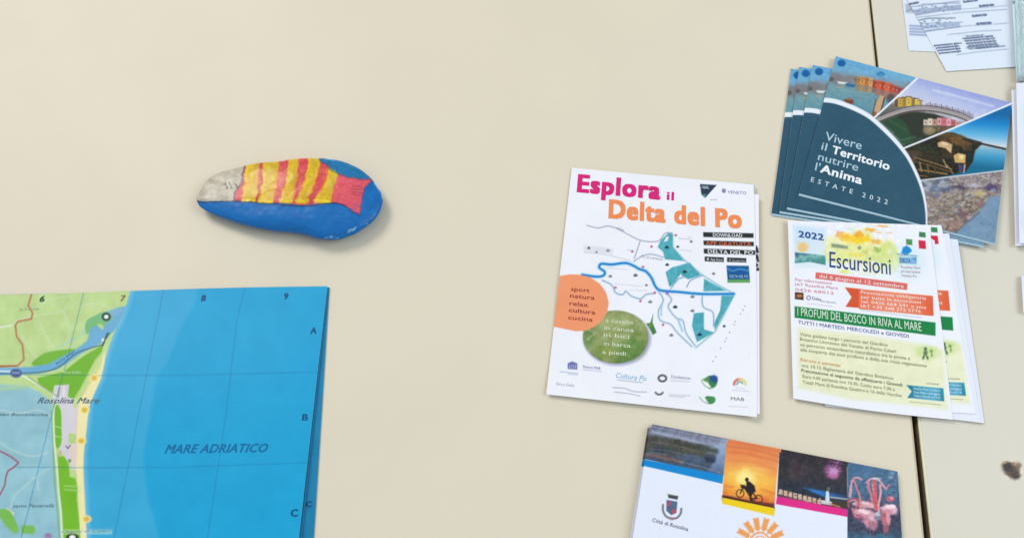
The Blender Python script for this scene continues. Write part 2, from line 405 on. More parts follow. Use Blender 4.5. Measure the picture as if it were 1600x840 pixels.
for tp, md, bt in (((384, 405), (381, 404), (377, 400)), ((413, 438), (409, 433), (403, 427)), ((453, 468), (445, 464), (436, 457)), ((485, 503), (474, 493), (461, 478)), ((524, 545), (506, 525), (490, 516))):
    yt = 240; P = crom([(bt[0], 317), (md[0], 285), (tp[0], yt)], 5) + crom([(tp[1], yt + 2), (md[1], 285), (bt[1], 318)], 5)
    cv.poly(P, C8(228, 140, 30), 1.6); c = sum(p[0] for p in P) / len(P)
    P2 = [(p[0] + (1.8 if p[0] < c else -2.0), p[1]) for p in P]
    cv.poly(P2, C8(214, 178, 8), 2.0)
    cv.line([((md[0] + tp[0]) / 2 + 3, yt + 14), (md[0] + 3, 290), (bt[0] + 4, 312)], 2.4, C8(240, 208, 40), 3, 0.7, True)
    cv.line([((md[1] + tp[1]) / 2 - 4, yt + 10), (md[1] - 5, 288)], 3, C8(186, 160, 14), 4, 0.55)
    cv.line([(bt[0] + 1, 313), (bt[1] - 2, 314.5)], 3, C8(244, 212, 50), 2.5, 0.8)
cv.poly([(496, 240), (500, 251), (512, 258), (527, 272), (545, 277), (563, 280.5), (582, 280.5), (600, 290), (600, 236)], C8(0, 112, 165), 1.4)
cv.poly([(528, 271), (545, 276.5), (563, 280), (581, 279.5), (567, 299), (562, 338), (542, 323), (519, 315), (526, 290)], C8(222, 84, 98), 1.5)
for P, c in (([(381, 262), (378, 283), (368, 301), (367.5, 313)], C8(70, 50, 62)), ([(408.5, 258), (407, 285), (401, 316)], C8(150, 48, 40))):
    cv.line(P, 1.6, c, 1.6, 0.9, True)
cv.noise([(380, 240), (530, 245), (530, 320), (375, 318)], 0.09, 6, 7, tint=(1, .9, .5)); cv.noise([(380, 240), (580, 245), (560, 330), (375, 318)], 0.06, 2.5, 8)
cv.poly([(300, 315.5), (367, 314.5), (420, 318.5), (472, 321.5), (520, 317.5), (542, 324), (562, 339), (562, 390), (300, 390)], C8(0, 106, 180), 1.2)
rs = random.Random(11)
for _ in range(170):      # brush strokes along the blue band and up the stripes
    x = rs.uniform(312, 585); y = rs.uniform(318, 372); l = rs.uniform(8, 26); k = rs.choice(((0, 92, 160), (0, 118, 192), (8, 126, 200), (0, 84, 148)))
    cv.line([(x, y), (x + l, y + l * rs.uniform(-.05, .22))], rs.uniform(.8, 2), C8(*k), 2.2, 0.35)
for _ in range(150):
    x = rs.uniform(382, 515); y = rs.uniform(256, 300); l = rs.uniform(8, 22); k = rs.choice(((236, 150, 40), (240, 208, 50), (196, 150, 10), (214, 120, 40)))
    cv.line([(x, y), (x - l * .18, y + l)], rs.uniform(.7, 1.6), C8(*k), 2.0, 0.28)
for _ in range(40):
    x = rs.uniform(530, 548); y = rs.uniform(284, 312); l = rs.uniform(6, 12); cv.line([(x, y), (x + l, y + l * .3)], 1.2, C8(*rs.choice(((236, 110, 118), (204, 64, 84)))), 2, .3)
for _ in range(30):
    x = rs.uniform(505, 580); cv.line([(x, 254 + (x - 505) * .2), (x + 14, 259 + (x - 505) * .24)], 1.4, C8(*rs.choice(((0, 98, 150), (20, 128, 178)))), 2, .35)
cv.line([(308, 315.5), (367, 314.5), (420, 318.5), (472, 321.5), (520, 317.5), (542, 324), (562, 339)], 1.8, C8(8, 44, 84), 1.6, 0.85, True)
cv.line([(498, 249), (512, 259), (527, 272), (563, 280.5), (580, 280)], 1.3, C8(20, 70, 110), 1.4, 0.7, True)
cv.line([(581, 280), (568, 299), (562, 339)], 1.3, C8(60, 50, 110), 1.4, 0.7, True)
for x, y, l in ((353, 287, 8), (360.5, 286, 8), (369, 286.5, 7)): cv.line([(x - 1.2, y), (x + 1.0, y + l * 0.5), (x + 0.2, y + l)], 2.0, C8(58, 52, 54), 1.3)
for y in (290, 294.5, 299, 303.5): cv.line([(551 - (y - 290) * .1, y), (566, y + 1.5)], 1.1, C8(120, 52, 70), 1.1, 0.85)
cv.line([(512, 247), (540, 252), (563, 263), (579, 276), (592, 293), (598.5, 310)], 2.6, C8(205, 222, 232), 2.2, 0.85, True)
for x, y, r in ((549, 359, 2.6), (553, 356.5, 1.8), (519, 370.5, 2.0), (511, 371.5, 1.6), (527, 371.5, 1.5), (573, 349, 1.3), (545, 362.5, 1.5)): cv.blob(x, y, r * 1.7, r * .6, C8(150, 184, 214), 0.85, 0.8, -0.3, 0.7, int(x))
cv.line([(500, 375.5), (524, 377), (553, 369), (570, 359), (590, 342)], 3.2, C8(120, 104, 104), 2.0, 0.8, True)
ol = np.array(crom(OUT, 14, True)); K = len(ol)
zs = [0.0005, 0.003, 0.006, 0.009, 0.012, 0.0150, 0.0175, 0.0195, 0.0207, 0.0212, 0.0215]
sc_ = [0.86, 0.945, 0.985, 1.0, 0.985, 0.93, 0.84, 0.71, 0.52, 0.28, 0.0]
spine = np.array([455.0, 312.0])
V = []; Ccol = []; Fs = []
ringw = bp(ol[:, 0], ol[:, 1], 0.009); 
cw = bp(448, 306, 0.009)
N = 150
qs = np.linspace(0, 1, N)
zi = np.interp(qs, np.linspace(0, 1, len(zs)), zs); si = np.interp(qs, np.linspace(0, 1, len(zs)), sc_)
# smooth profile: a flattened ellipse, fuller on the far side; the long axis thins towards the head
for k in range(N):
    ph = -1.05 + (1.05 + math.pi / 2) * k / (N - 1)
    s_ = math.cos(ph) ** 0.75 if ph > 0 else math.cos(ph) ** 0.6
    zz = math.sin(ph)
    for i in range(K):
        w = ringw[i]; dx = w[0] - cw[0]; dy = w[1] - cw[1]
        hx = np.interp(w[0] * s_ + cw[0] * (1 - s_), [cw[0] - 0.07, cw[0], cw[0] + 0.06], [0.55, 1.0, 0.92])
        z = 0.009 + (0.0100 * zz * hx if zz > 0 else 0.0098 * zz)
        x = cw[0] + dx * s_; y = cw[1] + dy * s_
        n = vnoise(np.array(x * 1000), np.array(y * 1000 + z * 900), 14, 3) - 0.5
        n2 = vnoise(np.array(x * 1000), np.array(y * 1000), 4, 9) - 0.5
        z += (0.0012 * n + 0.00035 * n2) * (1 if zz > 0 else 0.1)
        V.append((x, y, max(z, 0.0002)))
V = np.array(V)
# colour: where each point of the skin is seen; the underside keeps raw stone
d = V - np.array([0, 0, CAMH]); cz = d[:, 1] * _st - d[:, 2] * _ct; cyy = d[:, 1] * _ct + d[:, 2] * _st
PX = 800 + d[:, 0] / cz * F; PY = 420 - cyy / cz * F
wx = vnoise(PX, PY, 7, 21) + 0.5 * vnoise(PX, PY, 3, 22) - 0.75; wy = vnoise(PX, PY, 7, 23) + 0.5 * vnoise(PX, PY, 3, 24) - 0.75
Ccol = cv.sample(PX + 3.2 * wx, PY + 2.0 * wy)
kk = np.repeat(np.arange(N), K); raw = np.clip((30 - kk) / 14.0, 0, 1)[:, None]
Ccol = Ccol * (1 - raw) + C8(150, 142, 134) * raw
for k in range(N - 1):
    for i in range(K): Fs.append((k * K + i, k * K + (i + 1) % K, (k + 1) * K + (i + 1) % K, (k + 1) * K + i))
Fs.append(tuple(range(K))[::-1])
fr = Frame((cw[0], cw[1], 0), 0)
# merge the crown ring into one point
me_o = mesh_obj('painted_stone', fr.loc(V), Fs, M_stone, None, fr, Ccol, True)
tag(me_o, 'smooth flat pebble painted as a yellow and red striped fish on blue', 'painted stone')

# ================================================================== FOLDED MAP
def wav(a, sc, seed): return lambda x, y: a * (vnoise(x * 1000, y * 1000, sc, seed) - 0.5)
w1 = wav(0.0020, 80, 2)
mapc = [(-120, 462), (511.5, 447), (455, 945), (-150, 960)]
mapz = lambda x, y: 0.0030 + w1(x, y) + 0.0016 * np.clip((0.20 - y) / 0.25, 0, 1)
cv = Canvas(-155, 440, 520, 965, C8(20, 161, 209), 1.5)
SEA2 = C8(58, 168, 212); SEA3 = C8(128, 192, 224)
cv.poly(crom([(309, 440), (307, 467), (282, 515), (262, 565), (246, 590), (236, 645), (226, 700), (226, 735), (232, 780), (242, 815), (252, 860), (262, 965)], 4) + [(60, 965), (60, 440)], SEA2, 7, 0.85)
coast = crom([(204, 452), (200, 466), (195, 482), (189, 497), (178, 520), (169, 545), (163, 567), (158, 590), (149, 610), (140, 632), (136.5, 655), (134, 680), (131, 705), (130, 730), (131, 755), (132.5, 785), (134, 810), (135, 840), (138, 900), (142, 965)], 4)
cv.poly([(p[0] + 5, p[1]) for p in coast] + [(60, 965), (60, 440)], SEA3, 9, 0.8)
cv.poly(coast + [(-155, 965), (-155, 440)], C8(188, 212, 140), 1.5)
land = coast + [(-155, 965), (-155, 440)]
cv.noise([(-155, 450), (200, 450), (165, 560), (-155, 580)], 0.05, 16, 3)
for P in ([(0, 512), (18, 508), (28, 500), (60, 492), (95, 486), (125, 470)], [(62, 492), (72, 470), (110, 462)], [(100, 486), (108, 520), (100, 540)], [(60, 500), (75, 530), (85, 545)], [(120, 480), (150, 474), (178, 484)], [(35, 525), (45, 545), (60, 560)]):
    cv.line(P, 1.4, C8(205, 222, 190), 1.6, 0.7, True)
cv.line([(-155, 520), (0, 511), (18, 508)], 2.5, C8(215, 228, 205), 2)
cv.poly([(60, 560), (110, 530), (135, 520), (138, 500), (120, 530), (85, 545)], C8(160, 205, 190), 5, 0.7)
for P in ([(133, 512), (136, 500), (150, 492), (163, 487), (178, 492), (181, 508), (176, 518), (165, 513), (156, 505), (147, 513), (136, 522)],): cv.poly(P, C8(118, 184, 118), 2, 1, True)
cv.poly([(50, 570), (62, 556), (78, 549), (118, 545), (108, 560), (88, 570)], C8(112, 178, 48), 2, 1, True)
cv.poly([(58, 590), (100, 580), (130, 556), (162, 538), (157, 556), (144, 572), (134, 592), (124, 615), (118, 625), (100, 620), (107, 602), (86, 601), (82, 615), (60, 598)], C8(112, 180, 42), 2)
# lagoon
cv.poly([(-155, 604), (0, 600), (40, 602), (62, 612), (82, 628), (81, 660), (84, 700), (87, 740), (92, 790), (98, 850), (100, 965), (-155, 965)], C8(148, 194, 206), 3)
cv.noise([(-155, 604), (80, 604), (98, 850), (-155, 965)], 0.05, 22, 5)
cv.line([(-100, 610), (-20, 608), (40, 604)], 5, C8(172, 206, 150), 4, 0.8)
for P in ([(0, 690), (20, 703), (50, 712), (75, 706)], [(14, 800), (22, 775), (38, 760), (56, 745), (60, 765)], [(0, 640), (30, 645), (60, 640), (80, 650)], [(55, 745), (70, 735), (84, 728)]):
    cv.line(P, 2.4, C8(196, 214, 206), 2.5, 0.65, True)
cv.poly([(10, 792), (22, 800), (20, 812), (8, 805)], C8(222, 214, 205), 2)
cv.poly([(-30, 790), (0, 794), (16, 798), (28, 824), (24, 833), (10, 822), (-2, 806)], C8(122, 188, 86), 2, 1, True)
cv.poly([(33, 820), (52, 820), (56, 827), (52, 834), (33, 832)], C8(122, 188, 86), 2)
# river
RV = C8(104, 170, 206)
cv.poly([(198, 478), (190, 496), (182, 512), (172, 522), (160, 535), (140, 545), (120, 556), (104, 568), (88, 577), (60, 583), (0, 586), (-155, 588), (-155, 572), (0, 574), (45, 573), (76, 568), (98, 556), (122, 543), (136, 532), (142, 512), (152, 508), (160, 515), (170, 500), (172, 486), (185, 480)], RV, 2.5)
cv.blob(176, 488, 16, 5, C8(128, 178, 210), 0.8, 0.9, -0.3)
cv.poly([(150, 496), (160, 489), (176, 491), (177, 500), (163, 503)], C8(118, 184, 140), 2.5, .8)
cv.line([(-155, 583), (0, 582.5), (50, 582), (75, 579), (93, 572), (108, 560), (122, 550), (142, 543), (160, 538), (166, 528), (171, 520)], 1.8, C8(52, 92, 108), 1.6, 0.9, True)
cv.line([(-155, 579.5), (0, 579.5), (18, 580)], 3, C8(208, 226, 232), 1.5)
cv.line([(-155, 574), (0, 573), (26, 571.5)], 1.4, C8(176, 96, 60), 1.2)
cv.line([(50, 457), (44, 477), (51, 489), (49, 498), (28, 502), (24, 508), (26, 525), (35, 538), (37.5, 561), (27.5, 571), (-155, 574)], 2.6, C8(168, 96, 66), 1.4, 1, False)
cv.line([(50, 457), (44, 477), (51, 489), (49, 498), (28, 502), (24, 508), (26, 525), (35, 538), (37.5, 561), (27.5, 571)], 0.8, C8(222, 150, 110), 1.0, 0.8, False)
# town, beach, woods of the spit
cv.poly([(85, 602), (108, 600), (106, 620), (124, 625), (140, 620), (128, 690), (120, 740), (108, 724), (92, 700), (96, 640), (80, 628)], C8(214, 208, 214), 2)
cv.poly([(164, 548), (163, 567), (158, 590), (149, 610), (140, 632), (136.5, 655), (134, 680), (131, 705), (130, 730), (131, 755), (134, 810), (135, 840), (142, 965), (130, 965), (126, 840), (123, 790), (121, 755), (118, 715), (120, 680), (121, 650), (124, 628), (136, 600), (148, 575)], C8(244, 230, 172), 2)
cv.poly([(163, 545), (158, 572), (140, 600), (124, 628), (118, 640), (112, 628), (126, 605), (148, 562)], C8(196, 216, 142), 3, 0.85)
cv.poly([(116, 660), (122, 690), (120, 725), (112, 735), (108, 700)], C8(232, 208, 196), 3, 0.8)
cv.poly([(107, 676), (119, 677), (119, 692), (107, 692)], C8(180, 210, 130), 1.5)
cv.poly([(83, 632), (89, 630), (95, 642), (96, 665), (96, 690), (90, 700), (86, 690), (84, 660)], C8(112, 182, 44), 1.6, 1, True)
cv.poly([(90, 713), (100, 712), (107, 722), (109, 744), (118, 747), (121, 762), (120, 780), (123, 806), (126, 845), (130, 965), (104, 965), (100, 850), (97, 800), (92, 760)], C8(118, 186, 42), 1.6)
cv.line([(81, 640), (83, 700), (86, 760), (90, 800), (94, 850)], 2.2, C8(110, 170, 90), 2, 0.7)
cv.line([(35, 586), (60, 601), (90, 622), (84, 640), (85, 690), (89, 730), (92, 770), (95, 800), (97, 850), (102, 960)], 2.4, C8(228, 236, 214), 1.6, 1, True)
cv.line([(45, 588), (66, 604), (88, 618)], 1.4, C8(110, 130, 70), 1.4, .7)
cv.line([(93, 605), (91, 620)], 2.5, C8(150, 150, 160), 1.4); cv.line([(100, 603), (99, 622)], 1.2, C8(240, 240, 240), 1.2)
for y in (665, 680): cv.line([(85, y), (96, y + 3)], 1.2, C8(200, 220, 170), 1.2)
for y in (758, 764): cv.line([(100, y), (126, y + 2)], 1.5, C8(190, 220, 160), 1.4, 0.8)
cv.line([(110, 695), (106, 700), (103, 696)], 1.6, C8(90, 90, 110), 1.2); cv.blob(109, 719, 2.5, 3, C8(110, 130, 90), 0.8)
cv.line([(95, 705), (90, 712)], 2, C8(200, 140, 140), 2, .7)
# smaller red road in the lagoon
cv.line([(-60, 680), (0, 704), (16, 712), (29, 722), (22, 729), (12.5, 735), (9, 745), (7.5, 757), (0, 772), (-30, 800)], 2.4, C8(160, 84, 104), 1.3)
# grid
G = C8(24, 108, 156)
for P in ([(131, 456), (104, 565), (77, 662), (32, 845), (5, 950)], [(256, 450), (218, 640), (178, 840), (158, 950)], [(383, 448), (370, 500), (354, 640), (324, 840), (308, 950)], [(-155, 583), (160, 586), (280, 586), (400, 583), (495, 580.5)], [(25, 729), (160, 730), (280, 729), (400, 725), (480, 722)], [(-155, 868), (300, 866), (470, 860)]):
    cv.line(P, 1.1, G, 1.4, 0.55)
for x, y in ((147, 590), (132, 640), (127, 688), (135, 810)):
    cv.blob(x, y, 8, 6, C8(246, 228, 150), 0.9, 0.6); cv.blob(x, y, 4.5, 4, C8(226, 184, 66), 0.95, 0.5)
cv.blob(25, 582.5, 9, 7, C8(68, 88, 140), 1, 0.25); cv.line([(20, 582), (30, 582)], 2, C8(150, 165, 200), 1.2)
cv.blob(166, 494.5, 7.5, 7, C8(38, 84, 66), 1, 0.25); cv.blob(166, 494.5, 3.4, 3, C8(240, 245, 240), 1, 0.3)
cv.blob(113, 840, 10, 8, C8(40, 60, 50), 1, 0.25); cv.blob(113, 839, 5, 4, C8(245, 245, 240), 1, 0.3)
cv.blob(75, 836, 6, 4, C8(160, 110, 160), .8, .5)
cv.blob(162, 531, 3.5, 3, C8(230, 236, 225), 1, 0.4); cv.line([(160, 540), (168, 520)], 2.2, C8(44, 76, 70), 1.3)
cv.poly([(95, 826), (175, 826), (175, 834), (95, 834)], C8(220, 232, 220), 2.5, 0.45)
cv.noise([(-155, 440), (520, 440), (520, 965), (-155, 965)], 0.02, 30, 11); cv.noise([(-155, 440), (520, 440), (520, 965), (-155, 965)], 0.006, 3, 12)
fm = frame_of(mapc)
mp = empty('folded_map', fm); tag(mp, 'folded paper map with green coast and bright blue sea, lying at lower left', 'map')
sheet('top_panel', mapc, mapz, cv, 1.15, M_gloss, fm, mp, 0.0003, C8(190, 205, 212), wob=lambda U, V: (0 * U, np.sin(U * 3.1 * 2) * 1.2 * (1 - V)))
lowc = [(-100, 463), (515, 448.5), (483.5, 950), (-110, 962)]
lw = Canvas(380, 440, 530, 970, C8(22, 128, 172), 1.2)  # sea blue deepened: shade from the panel above is put into the colour
lw.noise([(380, 440), (530, 440), (530, 970), (380, 970)], 0.03, 20, 4)
lowz = lambda x, y: 0.0008 + 0.3 * w1(x, y)
sheet('lower_panel', lowc, lowz, lw, 3, M_gloss, fm, mp, 0.0004, C8(190, 205, 212))
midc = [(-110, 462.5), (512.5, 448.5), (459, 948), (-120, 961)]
sheet('middle_panel', midc, lambda x, y: 0.0017 + 0.6 * w1(x, y), C8(22, 130, 174), 8, M_gloss, fm, mp, 0.0004, C8(190, 205, 212))  # same darkened blue, shade under the top panel painted in
T = Lettering(mapz)
T.text('MARE ADRIATICO', (257, 707.5), (418, 705.5), 13, C8(10, 104, 160), 0.018, 0.3)
T.text('8', (313.5, 470), (321, 470), 9, C8(8, 84, 132), 0.04); T.text('9', (443, 467), (450, 467), 9, C8(8, 84, 132), 0.04)
T.text('A', (484.5, 521), (494.5, 521), 9.5, C8(8, 78, 126), 0.03); T.text('B', (471.5, 656), (481, 656), 9.5, C8(8, 78, 126), 0.03)
T.text('C', (453.5, 806), (465, 806), 11, C8(8, 78, 126), 0.03)
T.text('6', (61, 471), (69, 471), 8.5, C8(48, 84, 60), 0.04); T.text('7', (187.5, 470), (195, 470), 8.5, C8(130, 96, 60), 0.02)
T.text('Rosolina Mare', (58, 629.5), (154, 629.5), 8.5, C8(84, 108, 122), 0.015, 0.3)
T.text('gian Boccavecchia', (-4, 649), (75, 649.5), 4.6, C8(96, 124, 136), 0.01, 0.2, res=1)
T.text('sasto Passarella', (20, 792), (84, 791.5), 5, C8(96, 124, 136), 0.01, 0.2, res=1)
T.text('Porto Caleri', (98, 583), (126, 583), 3.6, C8(214, 230, 190), 0, 0, res=1)
T.text('Casoni di Caleri', (96, 832), (172, 830), 4.6, C8(120, 150, 150), 0, 0.2, res=1)
T.text('Fiume Adige', (88, 570), (117, 549), 3.6, C8(70, 110, 160), 0.0, 0.3, res=1)
T.text('Le Tre Cime', (30, 485), (60, 484), 3.6, C8(150, 165, 140), 0, 0, res=1)
T.build('lettering', fm, mp)
T = Lettering(lowz); T.text('C', (477, 791), (486.5, 791), 8.5, C8(6, 62, 96), 0.03); T.build('grid_letter', fm, mp)

# ================================================================== "ESPLORA" FLYERS
ec = [(893.5, 262), (1177.5, 288.5), (1182.5, 651), (853.5, 615.5)]
fe = frame_of(ec)
w2 = wav(0.0014, 70, 5)
eo = fe.o; 
def ez(x, y):
    lx = (x - eo[0]) * fe.c + (y - eo[1]) * fe.s; ly = -(x - eo[0]) * fe.s + (y - eo[1]) * fe.c
    return 0.0016 + w2(x, y) + 0.0035 * np.clip((lx - 0.045) / 0.035, 0, 1) ** 2 + 0.0016 * np.clip((-ly - 0.05) / 0.05, 0, 1) ** 2
PAPER = C8(238, 238, 244)
cv = Canvas(845, 252, 1195, 662, PAPER, 2.0)
GR = C8(150, 150, 172)
BL2 = C8(150, 190, 214)
TE = C8(78, 166, 178)
cst = [(1044, 364), (1051, 366), (1051, 386), (1070, 407), (1097, 429), (1122, 445), (1148, 459), (1132, 490), (1117, 518), (1087, 543)]
cv.line(cst, 2.6, C8(170, 208, 214), 3, 0.8); cv.line(cst, 1.2, C8(130, 168, 182), 1.4, 0.8)
for P in ([(1044, 364), (1051, 365), (1051, 385), (1069, 407.5), (1039, 405), (1036, 393), (1027.5, 386), (1032.5, 375)],
          [(1077.5, 410), (1095, 430), (1075, 436), (1066, 431), (1056, 442), (1046, 448), (1040, 425), (1050, 417.5)],
          [(1100, 435), (1135, 454), (1099, 455)], [(1127.5, 461), (1148, 460), (1117, 515), (1115, 506), (1125, 485)],
          [(1084, 489), (1100, 487.5), (1100, 514), (1116, 519), (1089, 534), (1081, 509)]):
    cv.poly(P, TE, 1.6); cv.noise(P, 0.08, 5, 3)
cv.poly([(1041, 370), (1045, 369), (1043, 376), (1037, 378)], PAPER, 1.2); cv.poly([(1058, 436), (1064, 427), (1068, 438), (1060, 447)], PAPER, 1.5)
for P in ([(917, 352), (934, 356), (949, 353), (962, 356), (977, 363.6), (999.6, 375), (1020, 377.5), (1031, 375), (1039, 364.6), (1050, 363.6)], [(1000, 377), (991, 404)]): cv.line(P, 1.5, GR, 1.2, 0.95, len(P) > 2)
cv.line([(913, 394), (947, 398), (986, 407)], 1.2, C8(196, 198, 208), 1.3, 0.9, True)
cv.line([(990, 408.6), (1003, 400), (1018, 397), (1037, 402)], 1.5, C8(140, 158, 184), 1.2, 1, True)
cv.poly([(912, 383), (958, 388), (958, 398), (912, 393)], C8(222, 224, 230), 2)
for P in ([(941, 437.5), (955.7, 445), (962, 457), (973, 460), (978, 454.6), (986, 462), (1001, 466.4), (1009, 460), (1023, 458)],
          [(1028, 455), (1034, 462), (1036, 471), (1029, 485), (1031.6, 500), (1048, 506.6), (1059, 520), (1081, 541)],
          [(1042, 458), (1049.4, 468), (1044, 479), (1056, 496), (1067, 501), (1072, 520), (1086, 539.5)],
          [(1097, 459), (1098.7, 479), (1113.7, 487.5), (1115, 509)], [(1048, 451), (1058, 437), (1068, 433)], [(1073, 448), (1080, 437), (1098, 430)]):
    cv.line(P, 3.2, C8(196, 220, 236), 2.4, 0.8, True); cv.line(P, 1.3, C8(112, 142, 172), 1.2, 0.95, True)
cv.line([(1034, 474), (1033, 492)], 2.2, C8(150, 196, 226), 2); cv.line([(1060, 500), (1066, 517)], 3, C8(150, 200, 226), 2.4)
for P in ([(947, 418), (980, 421)], [(1000, 402), (1036, 407)], [(960, 443), (1003, 447)], [(985, 453), (1012, 454)]): cv.line(P, 0.8, C8(190, 192, 204), 1, 0.9)
riv = [(909.6, 429), (932, 432), (943, 430), (944.5, 424), (936.5, 418), (939.6, 412), (955.7, 413), (977, 410.7), (990, 415), (998.6, 420), (1009, 423.6), (1018, 434), (1024, 447), (1033, 453.6), (1058.6, 455.7), (1097, 459), (1146.6, 458.7)]
cv.line(riv, 6.5, C8(178, 214, 238), 3.5, 0.8, True); cv.line(riv, 3.6, C8(24, 128, 196), 1.3, 1, True)
for x, y, r, c in ((920, 387, 2.4, 60), (932, 393.6, 2, 120), (950, 391, 3, 130), (1042.5, 413, 3, 30), (993, 429.6, 3.6, 90), (953.6, 431, 3.2, 120), (1010, 445, 2.6, 120), (1055, 479, 3.6, 30), (1016, 471, 3.4, 120),
                   (1070, 424, 3.6, 30), (1042, 386, 3.4, 30), (1093, 522, 3.6, 30), (1131.5, 509, 2.6, 60), (1082, 463, 3.4, 120), (1082, 485, 3.4, 120), (1049, 523, 3.4, 120), (1080, 377, 2.6, 110), (1059, 385, 2.6, 80), (1115, 427, 2.6, 90)):
    k = C8(c, c + 6, c + 16) if not (1030 < x < 1100 and c == 30) else C8(22, 58, 68)
    cv.blob(x, y + .6, r, r * 0.55, k, 0.95, 0.5); cv.blob(x, y - 0.8, r * 0.55, r * 0.45, k, 0.95, 0.5)
for x, y in ((988, 392.5), (1018, 385), (1004.6, 416.7), (961.7, 449), (1023, 457), (1000.7, 470), (1036, 507), (1056, 367.5)): cv.blob(x, y, 2.2, 2, C8(196, 84, 130), 0.9, 0.6)
cv.blob(1042.5, 458, 3, 2.4, C8(150, 110, 200), 0.9, 0.5)
for x, y in ((1164, 478), (1161, 484), (1157, 490), (1149, 502), (1147, 507), (1140, 519), (1135, 528), (1133, 533), (1126, 543.6), (1118, 557), (1114, 564)): cv.blob(x, y, 1.1, 1.2, C8(130, 140, 160), 0.8, 0.7)
for P, c in ((((1075, 370), (1100 - 20, 371)), 200), (((1060, 372), (1078, 374)), 190), (((1062, 390), (1080, 392)), 200), (((980, 390), (986, 391)), 190)): cv.line(list(P), 1.6, C8(c, c, c + 8), 1.5, 0.8)
# orange half disc and green disc
cv.poly([(874, 431), (890, 428.5), (905, 429), (922, 433), (937, 443), (947, 457), (951, 472), (949, 487), (941, 500), (929, 510), (915, 516), (900, 517), (886, 514), (865, 510), (869, 470)], C8(241, 152, 108), 1.3)
w, a = cv.mask([(962 + 51.5 * math.cos(t), 526 + 41.5 * math.sin(t)) for t in np.linspace(0, 6.28, 40)], 1.3)
cv.poly([(964.5 + 53 * math.cos(t), 529 + 42 * math.sin(t)) for t in np.linspace(0, 6.28, 40)], C8(150, 148, 190), 5, 0.75)
half = [(962 + 51.5 * math.cos(t), 526 + 41.5 * math.sin(t)) for t in np.linspace(0, 6.28, 40)]
cv.gpoly(half, (935, 490), (985, 565), [(0, C8(138, 152, 98)), (0.45, C8(146, 158, 100)), (1, C8(98, 126, 62))], 1.3, 1, False, 0.5, 14, 4)
cv.blob(985, 545, 20, 16, C8(94, 136, 66), 0.6, 1.2); cv.blob(960, 503, 24, 10, C8(180, 190, 130), 0.5, 1.2); cv.blob(948, 548, 16, 10, C8(130, 150, 60), 0.5, 1.2)
cv.blob(920, 525, 8, 18, C8(90, 128, 70), 0.6, 1); cv.line([(916, 512), (930, 520), (918, 530)], 2, C8(190, 200, 150), 3, .6)
cv.noise(half, 0.08, 7, 6)
cv.poly([(874, 431), (890, 428.5), (905, 429), (922, 433), (937, 443), (947, 457), (951, 472), (949, 487), (941, 500), (929, 510), (915, 516), (900, 517), (886, 514), (865, 510), (869, 470)], C8(241, 152, 108), 1.3)
cv.poly([(1021, 489), (1019.5, 503), (1026, 519), (1020, 523), (1015, 513), (1009.5, 505), (1016, 504)], C8(70, 124, 62), 1.4)
cv.blob(1016, 508, 3, 4, C8(96, 160, 70), .6, .8)
# top right logos, app bars
cv.poly([(1093.5, 287.5), (1120, 289), (1102, 309), (1096, 304)], C8(40, 56, 74), 1.1); cv.poly([(1096, 290), (1107, 291), (1106, 295), (1096, 294)], C8(130, 140, 150), 1.5, .8)
cv.poly([(1097, 303), (1104, 303), (1101, 309)], C8(60, 130, 140), 1.2)
cv.blob(1131, 298, 3.2, 3.6, C8(120, 124, 150), 0.9, 0.6)
K1 = C8(40, 42, 46)
for P in ([(1098.5, 362.5), (1177.5, 364.3), (1177.5, 371.5), (1099, 370.2)], [(1099, 375.5), (1178, 377.8), (1178, 384.5), (1099.5, 382.8)], [(1099.5, 388.2), (1180, 391), (1180, 398), (1100, 396)],
          [(1101, 400.5), (1131, 402), (1131, 409.2), (1101, 408)], [(1136, 402), (1166, 403), (1166, 410), (1136, 409)]): cv.poly(P, K1, 0.9)
cv.blob(1106, 404.5, 1.6, 1.8, C8(230, 230, 230)); cv.blob(1140.5, 406, 1.5, 1.6, C8(150, 170, 160))
cv.poly([(1135, 414.5), (1170, 415), (1172, 441), (1137, 441)], C8(24, 90, 150), 1.0); cv.poly([(1136.6, 436), (1171.6, 436), (1172, 441.4), (1137, 441.4)], C8(96, 160, 90), 1)
cv.line([(1136, 419), (1145, 423), (1156, 420), (1170, 423)], 1.6, C8(90, 170, 216), 1.5, .9, True); cv.poly([(1138, 427), (1170, 428), (1170, 436), (1138, 436)], C8(10, 70, 130), 2, .6)
# bottom logos
cv.poly([(887, 567), (894, 564), (902, 567), (902, 577), (887, 576)], C8(112, 118, 172), 1.3); 
for x in (890, 893, 896, 899): cv.line([(x, 570), (x, 575)], 0.8, C8(200, 204, 226), 0.8, .8)
cv.line([(875, 580), (903, 583)], 1.6, C8(176, 196, 214), 1.5); cv.line([(888, 584), (902, 585)], 1.2, C8(184, 190, 220), 1.4)
cv.line([(911, 576.5), (940, 580)], 1.0, C8(176, 172, 204), 1.1)
cv.line([(965, 593), (1003, 597)], 1.6, C8(180, 186, 202), 1.3)
cv.line([(957, 605), (975, 606), (990, 611), (1010, 612)], 1.5, C8(170, 172, 190), 1.3, 1, True); cv.line([(960, 612), (980, 614), (1000, 618)], 1.5, C8(176, 178, 194), 1.3, 1, True)
cv.ring(1035, 590.5, 6, 3.4, C8(96, 98, 104), sy=0.8); cv.ring(1030, 611, 6, 3.0, C8(96, 98, 104), 20, 160, 0.8)
cv.blob(1111, 596, 10, 10, C8(70, 140, 80), 1, 0.25); cv.blob(1115, 592, 7, 7, C8(40, 84, 140), 1, 0.5, 0, .5); cv.blob(1110, 601, 6, 5, C8(60, 130, 60), .9, .5, 0, .5); cv.poly([(1094, 590), (1104, 594), (1112, 606), (1100, 603)], PAPER, 1.5)
